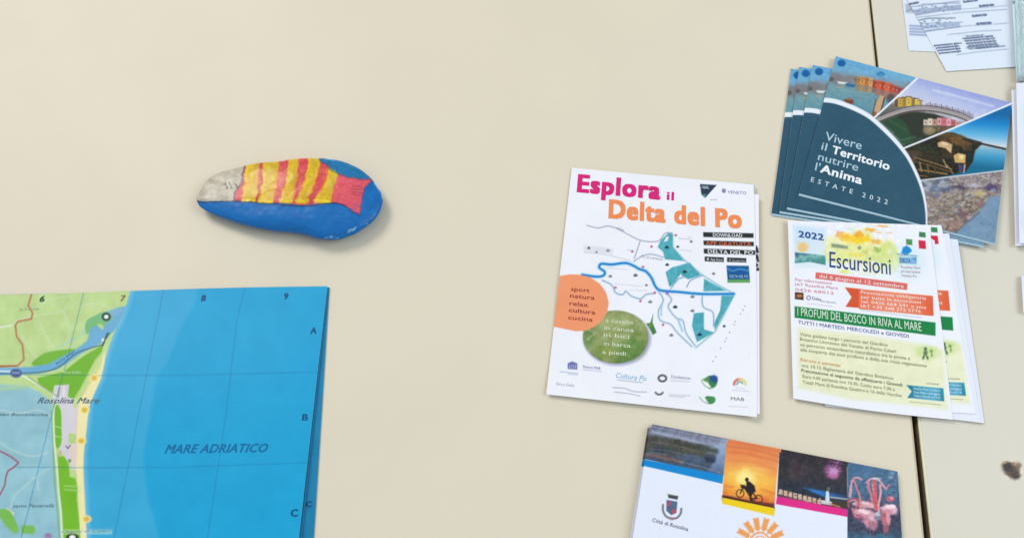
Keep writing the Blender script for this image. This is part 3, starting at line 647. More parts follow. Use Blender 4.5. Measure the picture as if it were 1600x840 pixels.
cv.line([(1096, 593), (1101, 602), (1110, 606)], 1.6, C8(120, 170, 120), 1.4, .9, True); cv.poly([(1097, 592), (1107, 588), (1104, 597)], C8(90, 150, 70), 1.3)
cv.blob(1109, 624, 9, 7, C8(70, 140, 80), 1, 0.25); cv.poly([(1094, 610), (1122, 613), (1122, 619.5), (1094, 617)], PAPER, 1); cv.poly([(1094, 619), (1101, 620), (1108, 631), (1098, 630)], PAPER, 1.2); cv.line([(1093, 620), (1098, 626), (1106, 630)], 1.4, C8(130, 170, 140), 1.3)
cv.ring(1156, 600, 9, 4, C8(216, 110, 110), 180, 270, .9, 2); cv.ring(1156, 600, 9, 4, C8(226, 210, 130), 270, 360, .9, 2); cv.ring(1156, 600, 4.5, 2.4, C8(110, 170, 150), 180, 340, .9, 1.6)
for y, x0, x1 in ((609, 1144, 1170), (634, 1139, 1168), (605, 1148, 1164)): cv.line([(x0, y), (x1, y + 1.5)], 1.3, C8(204, 206, 216), 1.4)
for y, x0, x1 in ((590, 1048, 1080), (594, 1048, 1078), (616, 1046, 1078), (618.5, 1046, 1070)): cv.line([(x0, y), (x1, y + 1.5)], 1.6, C8(200, 202, 214), 1.4)
cv.line([(1110, 312), (1120, 312)], 1.4, C8(180, 182, 192), 1.2)
cv.noise([(845, 252), (1195, 252), (1195, 662), (845, 662)], 0.012, 30, 3); cv.noise([(845, 252), (1195, 252), (1195, 662), (845, 662)], 0.005, 2.5, 4)
def esplora(T):
    PK = C8(214, 34, 118); OR = C8(240, 140, 84); WH = C8(235, 238, 240)
    T.text('Esplora', (901, 299), (1032, 311), 26, PK, 0.05, res=3); T.text('il', (1041.5, 311.8), (1053, 313), 12.5, PK, 0.03)
    T.text('Delta del Po', (950.5, 339.5), (1159.5, 355.5), 27, OR, 0.05, res=3)
    for i, (s_, x0, x1, y) in enumerate((('sport', 892, 921, 454), ('natura', 890.5, 929, 464.5), ('relax', 889.5, 919, 476.5), ('cultura', 888.5, 930, 487), ('cucina', 887.5, 926, 498.5))):
        T.text(s_, (x0, y), (x1, y + (x1 - x0) * 0.1), 6.5, C8(150, 50, 50), 0.02, res=1)
    for s_, x0, x1, y in (('a cavallo', 946, 989, 503), ('in canoa', 944, 990, 514.5), ('in bici', 943, 983, 525.5), ('in barca', 943, 985, 539), ('a piedi', 941, 978, 552)):
        T.text(s_, (x0, y), (x1, y + (x1 - x0) * 0.09), 6.3, C8(214, 222, 190), 0.015, res=1)
    T.text('DOWNLOAD', (1114, 369.2), (1160, 370.2), 5, WH, 0.03, res=1); T.text('APP GRATUITA', (1103, 382), (1174, 383.8), 5.2, C8(216, 110, 70), 0.02, res=1)
    T.text('DELTA DEL PO', (1106, 395), (1177, 397.2), 5.4, WH, 0.03, res=1)
    T.text('App Store', (1110, 406.6), (1129, 407.6), 3.4, WH, 0, res=1); T.text('Google Play', (1144, 408.2), (1164, 409), 3.2, C8(190, 190, 190), 0, res=1)
    T.text('DELTA DEL PO', (1140, 433.6), (1169, 434), 4.4, C8(160, 205, 235), 0.02, res=1)
    T.text('VENETO', (1137, 302), (1166, 304), 4.6, C8(140, 136, 186), 0.01, 0.1, res=1)
    T.text('GAL', (1098, 294.5), (1108, 295), 3.6, C8(200, 206, 212), 0.01, res=1)
    T.text('Cultura Po', (962, 589.5), (1010, 595), 8, C8(120, 178, 208), 0.0, 0.3, res=1)
    T.text('Riserva MAB', (911, 574), (938, 577), 4, C8(140, 132, 180), 0.01, res=1)
    T.text('Parco Delta', (869, 601), (897, 604), 4.5, C8(160, 168, 190), 0, 0.2, res=1)
    T.text('MAB', (1142, 624.5), (1163, 626), 5, C8(130, 132, 120), 0.01, res=1)
    T.text('Fondazione', (1049, 589), (1078, 592), 4, C8(150, 154, 170), 0, res=1)
    T.text('Po di Levante', (1002, 401), (1035, 406), 3, C8(150, 154, 180), 0, res=1)
    T.text('Adige', (963, 357), (975, 361), 3, C8(150, 154, 180), 0, res=1)
fl1 = sheet('flyer', ec, ez, cv, 0.95, M_paper, fe, None, 0.00015, wob=lambda U, V: (4.5 * V * (1 - V) * 4 * 0.5 * U, 0 * U))
tag(fl1, 'white flyer with pink and orange title Esplora il Delta del Po and river map, topmost', 'flyer', 'Delta del Po flyers')
T = Lettering(ez); esplora(T); T.build('lettering', fe, fl1)
fl2c = [(896, 268), (1185.5, 304), (1187, 646), (858, 614)]
cv2 = Canvas(1150, 290, 1200, 660, PAPER, 2)
for x, y, r in ((1181, 388, 3.6), (1183.5, 393, 3), (1182, 401, 3.6), (1184.5, 407, 2.6), (1181.5, 414, 3.4), (1184, 420, 2.6)): cv2.blob(x, y, r, r, C8(30, 32, 36), 1, 0.4, 0, 0.6, int(y))
f2f = frame_of(fl2c)
fl2 = sheet('flyer', fl2c, lambda x, y: ez(x, y) - 0.0007, cv2, 1.6, M_paper, f2f, None, 0.00015)
tag(fl2, 'white flyer under the Esplora flyer, a right sliver with dark marks showing', 'flyer', 'Delta del Po flyers')
fl3c = [(897, 266), (1179.5, 287.5), (1182, 650), (858, 613)]
f3f = frame_of(fl3c)
cv3 = C8(196, 214, 200)
fl3 = sheet('flyer', fl3c, lambda x, y: ez(x, y) - 0.0012, cv3, 5, M_paper, f3f, None, 0.00015)
tag(fl3, 'bottom flyer of the Esplora pile, its greenish corner peeking out at top right', 'flyer', 'Delta del Po flyers')

# ================================================================== "VIVERE IL TERRITORIO" BOOKLETS
vc = [(1306, 88), (1581, 161), (1554.5, 380), (1248, 302)]
BT = 0.0011
fv = frame_of(vc)
w3 = wav(0.0004, 60, 8)
vz = lambda x, y: 0.0049 + w3(x, y)
cv = Canvas(1235, 75, 1600, 395, C8(44, 84, 104), 2.0)
arc = crom([(1284, 157), (1303, 159), (1322, 165), (1345, 175), (1364, 187), (1392.5, 213.6), (1412.7, 237), (1424, 255), (1436, 281), (1443.5, 305), (1447.6, 331), (1448, 358)], 4)
phA = [(1300, 78), (1440, 108), (1437, 121), (1363, 187), (1345, 175), (1322, 165), (1303, 159), (1280, 157)]
cv.gpoly(phA, (1350, 98), (1338, 172), [(0, C8(104, 166, 206)), (0.22, C8(112, 168, 200)), (0.36, C8(132, 140, 146)), (0.5, C8(120, 128, 132)), (0.6, C8(112, 152, 160)), (1, C8(92, 142, 158))], 1, 1, False, 0.06, 5, 3)
cv.noise(phA, 0.05, 5, 4)
cv.blob(1305, 120, 17, 6, C8(120, 118, 122), 0.8, 0.9, 0.15); cv.blob(1298, 124, 5, 3.4, C8(84, 78, 78), 0.8, 0.8); cv.blob(1330, 122, 8, 4, C8(128, 122, 118), 0.8, 0.9)
cv.line([(1338, 125), (1365, 129), (1395, 137), (1425, 146)], 7, C8(112, 90, 82), 4, 0.8)
for x, y, w_, h_, c in ((1339, 121, 6, 12, (176, 128, 70)), (1345, 119, 7, 14, (204, 142, 64)), (1352, 121, 6, 13, (186, 112, 62)), (1358, 122, 6, 13, (210, 160, 96)), (1364, 126, 6, 11, (168, 62, 50)), (1370, 125, 7, 14, (206, 92, 56)), (1377, 127, 6, 14, (190, 70, 48)), (1383, 128, 7, 14, (214, 104, 62)), (1390, 131, 7, 13, (196, 74, 56)), (1397, 134, 6, 11, (176, 80, 66)), (1403, 137, 6, 9, (150, 66, 72)), (1409, 139, 6, 8, (164, 84, 88)), (1415, 141, 6, 6, (130, 70, 84))):
    cv.poly([(x, y), (x + w_, y + w_ * .22), (x + w_ - 1, y + h_ + w_ * .2), (x - 1, y + h_)], C8(*c), 1.2)
    cv.poly([(x - 1, y + h_ + 1), (x + w_ - 1, y + h_ + 2), (x + w_ - 2, y + h_ * 1.75), (x - 2, y + h_ * 1.75)], C8(c[0] * .72 + 26, c[1] * .72 + 34, c[2] * .72 + 36), 3.5, 0.75)
    for q in (0.3, 0.6): cv.blob(x + w_ * .35, y + h_ * q, 0.8, 1.1, C8(90, 50, 46), .8, .6); cv.blob(x + w_ * .75, y + h_ * q + 0.6, .8, 1.1, C8(228, 190, 150) if q > .5 else C8(96, 60, 50), .7, .6)
cv.poly([(1308, 127), (1324, 129), (1322, 132), (1310, 131)], C8(222, 220, 214), 1.4); cv.poly([(1321, 130), (1337, 133), (1334, 137), (1322, 135)], C8(40, 106, 150), 1.6); cv.blob(1312, 136, 6, 1.6, C8(176, 156, 132), .7, .8)
cv.poly([(1318, 155), (1333, 156), (1334, 162), (1322, 164)], C8(116, 66, 48), 2); cv.blob(1327, 155, 4, 2, C8(150, 96, 70), .8, .7)
cv.poly([(1376, 148), (1382, 152), (1376, 172), (1366, 184), (1364, 178), (1369, 160)], C8(196, 160, 118), 1.8); cv.line([(1382, 153), (1377, 172), (1366, 186)], 1.8, C8(78, 44, 34), 1.4); cv.line([(1369, 156), (1364, 176)], 1.4, C8(92, 56, 42), 1.4)
cv.blob(1366, 180, 4, 6, C8(124, 64, 44), .8, .7); cv.blob(1392, 154, 7, 7, C8(70, 60, 62), .7, .9, -.5)
for k in range(12): cv.line([(1300 + k * 5, 140 + (k * 7) % 13), (1308 + k * 5, 141.5 + (k * 7) % 13)], 1, C8(136, 172, 178), 1.2, .45)
cv.blob(1315, 99, 6.5, 5.5, C8(20, 92, 156), 1, 0.4); cv.line([(1324, 101), (1352, 108)], 1.2, C8(80, 140, 190), 1.4, 0.6); cv.blob(1376, 116, 7, 4, C8(60, 136, 180), .8, .7); cv.line([(1372, 117), (1377, 113), (1382, 117)], 1.3, C8(24, 90, 140), 1.2, .8)
phB = [(1437, 119), (1590, 156), (1580, 162), (1410, 233), (1392, 213), (1363, 187)]
cv.gpoly(phB, (1470, 128), (1440, 215), [(0, C8(150, 160, 214)), (0.25, C8(182, 190, 224)), (0.5, C8(206, 204, 220)), (0.62, C8(120, 112, 110)), (1, C8(50, 74, 60))], 1, 1, False, 0.08, 6, 2)
cv.line([(1458, 141), (1500, 152), (1552, 166)], 2.5, C8(216, 222, 240), 4, 0.8)
cv.poly([(1366, 186), (1382, 178), (1410, 172), (1460, 178), (1500, 192), (1480, 206), (1410, 233), (1390, 212)], C8(46, 52, 44), 2.5)
cv.poly([(1372, 186), (1400, 180), (1418, 196), (1428, 224), (1410, 233), (1390, 212)], C8(42, 76, 52), 5, .9)
for x0, y0, x1, y1, c in ((1374, 190, 1396, 208, (120, 140, 134)), (1378, 196, 1404, 218, (150, 162, 156)), (1386, 206, 1410, 226, (104, 132, 112)), (1390, 188, 1416, 204, (66, 100, 70)), (1404, 220, 1430, 214, (92, 130, 100)), (1410, 226, 1440, 216, (70, 98, 80))): cv.line([(x0, y0), (x1, y1)], 2.2, C8(*c), 3.5, 0.6)
for x, y, w_, h_, c in ((1398, 155, 6, 12, (96, 78, 60)), (1403, 153, 7, 14, (196, 160, 66)), (1410, 152, 6, 15, (160, 128, 62)), (1416, 151, 8, 15, (212, 180, 76)), (1424, 153, 6, 14, (150, 122, 70)), (1430, 154, 6, 14, (220, 196, 96)), (1436, 157, 5, 12, (186, 158, 90))):
    cv.poly([(x, y), (x + w_, y + .6), (x + w_, y + h_), (x, y + h_)], C8(*c), 1.1); cv.line([(x - .5, y), (x + w_, y + .5)], 1.5, C8(92, 70, 58), 1.2, .9)
    for q in (.35, .65): cv.blob(x + w_ * .5, y + h_ * q, 0.8, 1.2, C8(84, 66, 44), .8, .5)
for x, y, w_, h_, c in ((1443, 187, 7, 9, (206, 190, 166)), (1450, 185, 7, 11, (224, 204, 186)), (1457, 186, 7, 11, (176, 140, 120)), (1464, 184, 7, 12, (210, 152, 152)), (1471, 184, 8, 13, (200, 108, 120)), (1479, 185, 7, 12, (222, 160, 166)), (1486, 187, 7, 10, (186, 96, 108)), (1493, 189, 6, 8, (206, 160, 160))):
    cv.poly([(x, y), (x + w_, y + .4), (x + w_, y + h_), (x, y + h_)], C8(*c), 1.1); cv.blob(x + w_ * .5, y + h_ * .5, 1, 1.8, C8(84, 64, 60), .8, .5)
    cv.poly([(x, y + h_ + 1), (x + w_, y + h_ + 1), (x + w_ - 1, y + h_ * 1.7), (x, y + h_ * 1.9)], C8(c[0] * .6 + 20, c[1] * .6 + 26, c[2] * .5 + 20), 3.2, .7)
cv.blob(1452, 205, 9, 6, C8(176, 150, 110), .7, .9)
br = [(1372, 186), (1392, 178), (1415, 171), (1440, 168), (1470, 171), (1500, 179), (1522, 189)]
cv.line([(p[0], p[1] + 4) for p in br], 5, C8(92, 82, 78), 3, .9, True); cv.line(br, 6, C8(156, 148, 148), 1.5, 1, True); cv.line([(p[0], p[1] - 3.2) for p in br], 1.3, C8(86, 76, 84), 1.1, .9, True); cv.line([(p[0], p[1] + 2.6) for p in br], 1.2, C8(196, 190, 188), 1.3, .8, True)
for k in range(26):
    t = k / 25; x = 1448 + 72 * t; y = 165.5 + 17 * t ** 1.3; cv.line([(x, y), (x, y - 3.6 - (k % 3))], 1.3, (C8(92, 76, 88), C8(132, 104, 116), C8(70, 62, 76))[k % 3], 1.0, .85)
phC = [(1410, 232), (1481, 204), (1580, 162), (1585, 165), (1574, 266), (1438, 282), (1424, 255)]
cv.gpoly(phC, (1545, 178), (1538, 262), [(0, C8(10, 100, 160)), (0.18, C8(20, 132, 196)), (0.42, C8(110, 180, 216)), (0.58, C8(206, 214, 222)), (0.66, C8(120, 176, 200)), (0.8, C8(60, 148, 190)), (1, C8(16, 104, 140))], 1)
hill = [(1405, 232), (1440, 218), (1472, 207), (1490, 207), (1512, 216), (1534, 222), (1534, 226), (1524, 235), (1520, 253), (1509, 268), (1440, 284), (1418, 256)]
cv.poly(hill, C8(38, 38, 26), 2)
for x, y, rx, ry, c in ((1488, 213, 22, 5, (104, 78, 42)), (1500, 222, 16, 6, (122, 88, 46)), (1470, 214, 10, 4, (64, 62, 36)), (1510, 230, 8, 6, (84, 62, 36)), (1446, 232, 22, 8, (44, 50, 32)), (1430, 240, 12, 5, (84, 66, 52)), (1452, 246, 18, 7, (56, 50, 32)), (1480, 240, 10, 8, (66, 48, 28)), (1512, 246, 5, 12, (28, 40, 40)), (1486, 262, 12, 6, (30, 30, 26)), (1424, 250, 9, 5, (96, 70, 54))): cv.blob(x, y, rx, ry, C8(*c), 0.85, 0.9, 0.2, 0.6, int(x))
for P, c in (([(1465, 223), (1474, 220), (1488, 226), (1486, 240), (1478, 232), (1466, 229)], (204, 172, 130)), ([(1471, 222), (1480, 223), (1480, 227), (1472, 226)], (226, 200, 160)), ([(1490, 243), (1497, 239), (1509, 242), (1508, 255), (1492, 254)], (206, 166, 104)), ([(1498, 241), (1506, 243), (1505, 249), (1498, 248)], (238, 208, 150)), ([(1497, 256), (1504, 257), (1503, 271), (1499, 270)], (74, 66, 110)), ([(1506, 256), (1509, 257), (1507, 270), (1505, 270)], (176, 160, 150)), ([(1464, 219), (1476, 216), (1490, 224)], (96, 62, 36))): cv.poly(P, C8(*c), 1.6)
for P, c in (([(1428, 246), (1450, 252), (1487, 264)], (150, 116, 70)), ([(1433, 253), (1455, 259), (1484, 268)], (112, 82, 46)), ([(1435, 265), (1455, 268), (1480, 272)], (168, 134, 84)), ([(1437, 274), (1450, 276)], (120, 92, 54)), ([(1437, 254), (1440, 268)], (176, 140, 92)), ([(1449, 256), (1451, 270)], (130, 98, 60)), ([(1460, 259), (1462, 271)], (96, 72, 44)), ([(1474, 250), (1480, 262)], (190, 160, 120)), ([(1480, 258), (1489, 271)], (150, 120, 80))): cv.line(P, 1.8, C8(*c), 1.3, 0.9)
cv.line([(1505, 218), (1535, 225), (1576, 234)], 3.2, C8(48, 40, 38), 1.5, 1); cv.line([(1530, 228), (1575, 238)], 1.6, C8(120, 150, 170), 2, .6)
cv.noise(hill, 0.08, 3, 9)
phD = [(1438, 282), (1574, 266), (1560, 385), (1440, 400), (1448, 358), (1443, 305)]
cv.gpoly(phD, (1500, 270), (1505, 380), [(0, C8(140, 130, 134)), (0.4, C8(142, 128, 118)), (1, C8(126, 108, 96))], 1)
cv.noise(phD, 0.2, 5, 3); cv.noise(phD, 0.16, 2.2, 5)
cv.speck(phD, [C8(190, 180, 174), C8(120, 106, 112), C8(104, 112, 128), C8(170, 150, 120), C8(100, 84, 84), C8(196, 186, 178), C8(150, 134, 120)], 520, 0.7, 2.0, 8, 0.6, 2.2)
cv.speck([(1440, 284), (1480, 280), (1490, 300), (1444, 305)], [C8(120, 130, 150), C8(90, 100, 120), C8(170, 174, 186)], 60, 1.4, 3.6, 12, .7, 1.8)
for x, y, rx, ry, c in ((1500, 293, 11, 3, (66, 58, 80)), (1522, 290, 10, 3, (190, 186, 196)), (1550, 293, 11, 5, (64, 48, 96)), (1552, 297, 4, 3, (150, 150, 190)), (1530, 302, 8, 5, (198, 180, 120)), (1505, 335, 9, 6, (112, 84, 92)), (1462, 305, 8, 3, (110, 108, 140)), (1535, 320, 10, 5, (130, 100, 104)), (1490, 350, 14, 5, (150, 118, 112)), (1520, 340, 9, 3, (196, 178, 168))): cv.blob(x, y, rx, ry, C8(*c), 0.75, 0.8, 0.1, 0.8, int(x))
cv.poly([(1570, 305), (1545, 308), (1538, 322), (1520, 338), (1502, 355), (1488, 368), (1490, 392), (1565, 392)], C8(116, 146, 172), 4, 1); cv.noise([(1560, 305), (1520, 340), (1490, 368), (1490, 392), (1565, 392)], 0.05, 8, 3)
cv.speck([(1530, 330), (1560, 330), (1550, 376), (1500, 372)], [C8(84, 110, 140)], 16, 0.8, 1.6, 3, .6)
cv.line([(1488, 369), (1505, 352), (1530, 332)], 2.0, C8(96, 80, 84), 2.5, .7)
# teal disc over the pictures, white arc and dividers
cv.poly(arc + [(1460, 400), (1225, 400), (1235, 300), (1270, 157)], C8(44, 84, 104), 1)
cv.noise(arc + [(1460, 400), (1225, 400), (1235, 300), (1270, 157)], 0.02, 20, 3)
WHT = C8(232, 236, 242)
cv.line([(1363, 187), (1437, 119)], 3.0, WHT, 1.2); cv.line([(1410, 232.5), (1481, 204), (1582, 161.5)], 2.8, WHT, 1.2); cv.line([(1438, 281.8), (1576, 265.5)], 2.2, C8(200, 204, 206), 1.2)
cv.poly([(1270, 151)] + [(p[0] + 1, p[1] - 4.5 + 1.5 * i / len(arc)) for i, p in enumerate(arc)] + [(p[0] - 1.5, p[1] + 2.5) for p in arc[::-1]] + [(1270, 158)], WHT, 1)
cv.noise([(1235, 75), (1600, 75), (1600, 395), (1235, 395)], 0.015, 2.4, 14)
def booklet(name, cor, zf, cv, pitch, fr, label, cat, group, thick, npages=5, rimc=C8(222, 234, 240), wob=None, out=0.0, pcol=C8(228, 230, 236)):
    t = empty(name, fr); tag(t, label, cat, group)
    sheet('front_cover', cor, zf, cv, pitch, M_gloss, fr, t, 0.00018, rimc, wob)
    c = np.array(cor, float); m = c.mean(0)
    gap = (thick - 0.0004) / npages
    for i in range(npages):
        k = c.copy(); r = random.Random(i * 7 + len(label))
        k[1:3] = k[1:3] + (m - k[1:3]) * 0.003 * r.uniform(0.4, 1.6); k[2:4, 1] += out * (0.55 + 0.45 * i / npages) - 0.4
        sheet('page', [tuple(q) for q in k], lambda x, y, i=i: zf(x, y) - 0.0002 - gap * (i + 0.5), pcol, 12, M_paper, fr, t, gap * 0.55)
    sheet('back_cover', cor, lambda x, y: zf(x, y) - thick + 0.00015, C8(60, 100, 120), 12, M_gloss, fr, t, 0.00015, rimc)
    return t
bk = booklet('booklet', vc, vz, cv, 0.95, fv, 'top booklet of the fanned pile, teal with canal and bridge photos, titled Vivere il Territorio', 'booklet', 'fanned teal booklets', BT, 4, out=4.6, pcol=C8(176, 208, 222))
T = Lettering(vz)
LT = C8(176, 204, 216); WH = C8(236, 242, 246)
T.text('Vivere', (1288.5, 218.5), (1345.5, 234), 13, LT, 0.004, res=3); T.text('il', (1282.5, 233.5), (1290.5, 236), 12, LT, 0.004)
T.text('Territorio', (1299, 239.2), (1389, 266), 12.2, WH, 0.028, res=3); T.text('nutrire', (1277.5, 249.8), (1340, 267.5), 12, LT, 0.002, res=3)
T.text("l'", (1273, 266), (1280, 268), 12.5, LT, 0.004); T.text('Anima', (1281, 268.6), (1346, 288), 12.5, WH, 0.028, res=3)
T.text('ESTATE 2022', (1266.5, 283.5), (1386.5, 319.5), 7.2, C8(206, 222, 230), 0.004, 0, 1.9)
T.build('lettering', fv, bk)
def copy_to(src, fr, cor, z, label, tlnew, blnew, dz, skip=('title',)):
    """copy a thing so that its top-left corner and left edge fall on the given points"""
    a = bp(*cor[0], z); b = bp(*cor[3], z); A = bp(*tlnew, z + dz); B = bp(*blnew, z + dz)
    rot = math.atan2(*(A - B)[1::-1]) - math.atan2(*(a - b)[1::-1])
    o = copy_tree(src, None, skip); c, s_ = math.cos(rot), math.sin(rot)
    d = fr.o[:2] - a[:2]; nd = np.array([d[0] * c - d[1] * s_, d[0] * s_ + d[1] * c])
    o.location = (A[0] + nd[0], A[1] + nd[1], src.location.z + dz); o.rotation_euler = (0, 0, fr.a + rot)
    o['label'] = label; return o
copy_to(bk, fv, vc, 0.0049, 'second booklet of the fanned teal pile, directly beneath the top one', (1270, 101.5), (1231, 314), -1 * (BT + 0.00004), ('title', 'text_line'))
copy_to(bk, fv, vc, 0.0049, 'third booklet down in the fanned teal pile, a narrow strip', (1249, 104.5), (1219.5, 316.5), -2 * (BT + 0.00004), ('title', 'text_line'))
copy_to(bk, fv, vc, 0.0049, 'lowest and leftmost booklet of the fanned teal pile, thin strip without a dot', (1236, 107.5), (1207.5, 318.5), -3 * (BT + 0.00004), ('title', 'text_line'))

# ================================================================== "ESCURSIONI" FLYERS
sc4 = [(1231, 344), (1453, 360), (1489, 655), (1239.5, 622)]
fs_ = frame_of(sc4)
w5 = wav(0.0011, 60, 12)
so = fs_.o
def sz(x, y):
    lx = (x - so[0]) * fs_.c + (y - so[1]) * fs_.s; ly = -(x - so[0]) * fs_.s + (y - so[1]) * fs_.c
    return 0.0032 + w5(x, y) + 0.0042 * np.clip((ly + 0.005) / 0.07, 0, 1) ** 1.3 * np.clip(0.45 + lx / 0.09, 0.15, 1)
cv = Canvas(1222, 335, 1500, 668, C8(238, 239, 245), 2.2)
cv.gpoly([(1240, 352), (1290, 356), (1296, 420), (1242, 418)], (1250, 355), (1280, 420), [(0, C8(202, 222, 240)), (1, C8(226, 234, 240))], 8)
cv.blob(1420, 410, 26, 26, C8(208, 230, 238), 0.7, 1.2)
cv.blob(1254, 386, 8, 7, C8(232, 180, 92), 0.9, 0.7, 0, 0.5); cv.blob(1254, 386, 11, 9, C8(240, 214, 160), 0.4, 0.9, 0, .5)
for x, y, rx, ry, c, al in ((1345, 385, 42, 24, (236, 232, 150), 0.9), (1310, 400, 22, 14, (224, 230, 140), 0.8), (1380, 402, 24, 18, (214, 226, 140), 0.85), (1338, 372, 20, 8, (246, 206, 44), 0.95), (1312, 366, 7, 5, (242, 178, 92), 0.9), (1322, 372, 8, 5, (246, 196, 60), 0.9), (1341, 366, 7, 5, (242, 168, 50), 0.9), (1360, 359, 7, 3, (242, 176, 60), 0.9), (1368, 377, 9, 4, (240, 180, 80), 0.85), (1372, 363, 8, 2, (244, 206, 150), .8), (1390, 364, 5, 1.6, (240, 200, 150), 0.7), (1371, 390, 6, 5, (150, 176, 90), 0.8), (1352, 393, 5, 4, (200, 206, 110), 0.8), (1338, 398, 14, 3, (240, 220, 100), 0.8), (1320, 424, 10, 4, (222, 232, 130), 0.8), (1330, 358, 4, 2.4, (200, 220, 170), 0.6), (1398, 408, 7, 5, (224, 232, 170), 0.8), (1360, 420, 30, 8, (232, 236, 190), .6)):
    cv.blob(x, y, rx, ry, C8(*c), al, 0.8, 0.1, 0.9, int(x + y))
cv.poly([(1299, 380), (1325, 384), (1325, 389), (1299, 386)], C8(110, 130, 110), 2.5, 0.75); cv.blob(1343, 387, 3, 3, C8(110, 130, 100), 0.7, 0.8)
cv.noise([(1290, 350), (1410, 355), (1410, 435), (1290, 425)], 0.06, 4, 3, tint=(1, 1, .6))
cv.gpoly([(1242, 394), (1290, 399), (1290, 414), (1266, 409), (1242, 411)], (1260, 396), (1262, 412), [(0, C8(60, 110, 130)), (0.35, C8(134, 186, 180)), (0.65, C8(84, 150, 150)), (1, C8(70, 140, 136))], 1.6, 1, False, 0.4, 4, 5)
RD = C8(214, 92, 84)
cv.poly([(1274.5, 425), (1418, 442.5), (1417.5, 453), (1274, 435)], C8(222, 106, 98), 1)
for i, (y, x1) in enumerate(((436, 1300), (445, 1308), (453, 1300))): pass
cv.poly([(1242, 456), (1255.5, 457), (1255.5, 468.5), (1242, 467)], C8(60, 40, 34), 1.1); cv.blob(1249, 462, 5, 3, C8(190, 122, 60), 0.9, 0.8)
cv.ring(1263.5, 465, 3, 1.4, C8(120, 116, 140), sy=1)
cv.line([(1262, 474), (1300, 478)], 1.0, C8(180, 184, 196), 1.1, .8)
cv.poly([(1320, 448.5), (1345, 451), (1345, 481), (1321, 479), (1330.5, 464)], C8(214, 84, 46), 1)
cv.gpoly([(1342, 451), (1457.6, 462), (1458.8, 493.5), (1342, 482.5)], (1340, 465), (1458, 478), [(0, C8(230, 116, 84)), (0.5, C8(238, 138, 106)), (0.85, C8(232, 112, 76)), (1, C8(222, 92, 52))], 1)
cv.line([(1345, 484), (1440, 496)], 1.0, C8(150, 160, 180), 1.2, 0.7)
cv.poly([(1241.5, 478), (1461.8, 503.5), (1461.8, 524.5), (1241.5, 496)], C8(18, 128, 66), 1)
cv.poly([(1246, 512), (1330, 520), (1432, 535), (1473, 545), (1481, 640), (1400, 630), (1330, 624), (1247, 606)], C8(232, 232, 196), 7)
cv.noise([(1246, 512), (1473, 545), (1481, 640), (1247, 606)], 0.03, 14, 6)
cv.blob(1448, 550, 17, 12, C8(204, 222, 146), 0.85, 0.7, 0, .4); cv.blob(1446, 544.5, 2.6, 2.6, C8(84, 104, 86), .9, .5); cv.blob(1446, 551, 3.4, 4.6, C8(96, 116, 96), .9, .6, .2); cv.blob(1443, 558, 1.8, 3.6, C8(84, 104, 86), .85, .6, .3); cv.blob(1449, 558, 1.8, 3.6, C8(84, 104, 86), .85, .6, -.3); cv.blob(1455, 548, 2.8, 2.4, C8(110, 156, 96), .9, .6); cv.blob(1456, 554, 1.4, 4, C8(124, 150, 100), .85, .6)
cv.gpoly([(1416, 601), (1474, 606), (1475.5, 626.5), (1417.5, 621), (1424.5, 611)], (1418, 610), (1475, 616), [(0, C8(20, 116, 140)), (0.3, C8(60, 156, 184)), (0.75, C8(80, 170, 200)), (1, C8(28, 130, 154))], 1)
cv.line([(1421, 627), (1470, 632)], 1.2, C8(150, 152, 140), 1.2, 0.8); cv.line([(1448, 598.5), (1467, 600)], 1.3, C8(120, 122, 120), 1.2, 0.8)
GN = C8(60, 130, 80); RE = C8(212, 34, 62)
cv.poly([(1436, 362), (1446, 363), (1446.5, 371), (1436, 370)], GN, 1); cv.poly([(1435, 375), (1446, 376), (1447, 389), (1436, 388)], RE, 1); cv.poly([(1415.5, 373), (1425.5, 374), (1425.5, 383), (1416, 382)], C8(84, 144, 84), 1)
cv.blob(1416, 391, 8, 7, C8(22, 138, 206), 1, 0.4, 0, .5); cv.line([(1402, 397), (1433, 400)], 1.6, C8(110, 150, 180), 1.4); cv.poly([(1405, 401), (1432, 402), (1432, 413), (1405, 411)], C8(120, 176, 214), 1.5, .9); cv.poly([(1424, 402), (1432, 402), (1432, 410)], C8(90, 150, 200), 1.2)
cv.noise([(1222, 335), (1500, 335), (1500, 668), (1222, 668)], 0.006, 2.4, 9)
fA = sheet('flyer', sc4, sz, cv, 0.9, M_paper, fs_, None, 0.00015, wob=lambda U, V: (0 * U, 3.0 * np.sin(U * 3.14) * V ** 3))
tag(fA, 'topmost excursions flyer headed 2022 Escursioni, with green and orange banners', 'flyer', 'excursions flyers')
T = Lettering(sz, 0.00012)
NV = C8(46, 70, 122)
T.text('2022', (1247.5, 370), (1287, 375.5), 9.5, C8(44, 84, 150), 0.03)
T.text('Escursioni', (1296, 417), (1392, 429), 24, NV, 0.004, res=3)
T.text('dal 6 giugno al 12 settembre', (1280, 433.5), (1412, 450), 5.4, C8(245, 222, 220), 0.015, res=1)
for s_, x1, y in (('Per informazioni', 1300, 439.5), ('IAT Rosolina Mare', 1309, 447), ('0426 68012', 1303, 455)): T.text(s_, (1242.5, y - 1), (x1, y + 5), 4.4, C8(222, 140, 160), 0.01, res=1)
T.text('Delta', (1269, 468), (1283, 470), 5, C8(120, 116, 140), 0.01, res=1); T.text('Parco Delta del Po', (1283, 471.5), (1306, 474.5), 3.2, C8(150, 150, 168), 0, res=1)
for i, s_ in enumerate(('Prenotazione obbligatoria', 'per tutte le escursioni', 'tel. 0426 664 541 e sms', 'IAT +39 348 272 5776')):
    T.text(s_, (1345, 458.5 + i * 7.2), (1447 - (i % 2) * 8, 468.3 + i * 7.2 - (i % 2)), 4.8, C8(250, 226, 214), 0.012, res=1)
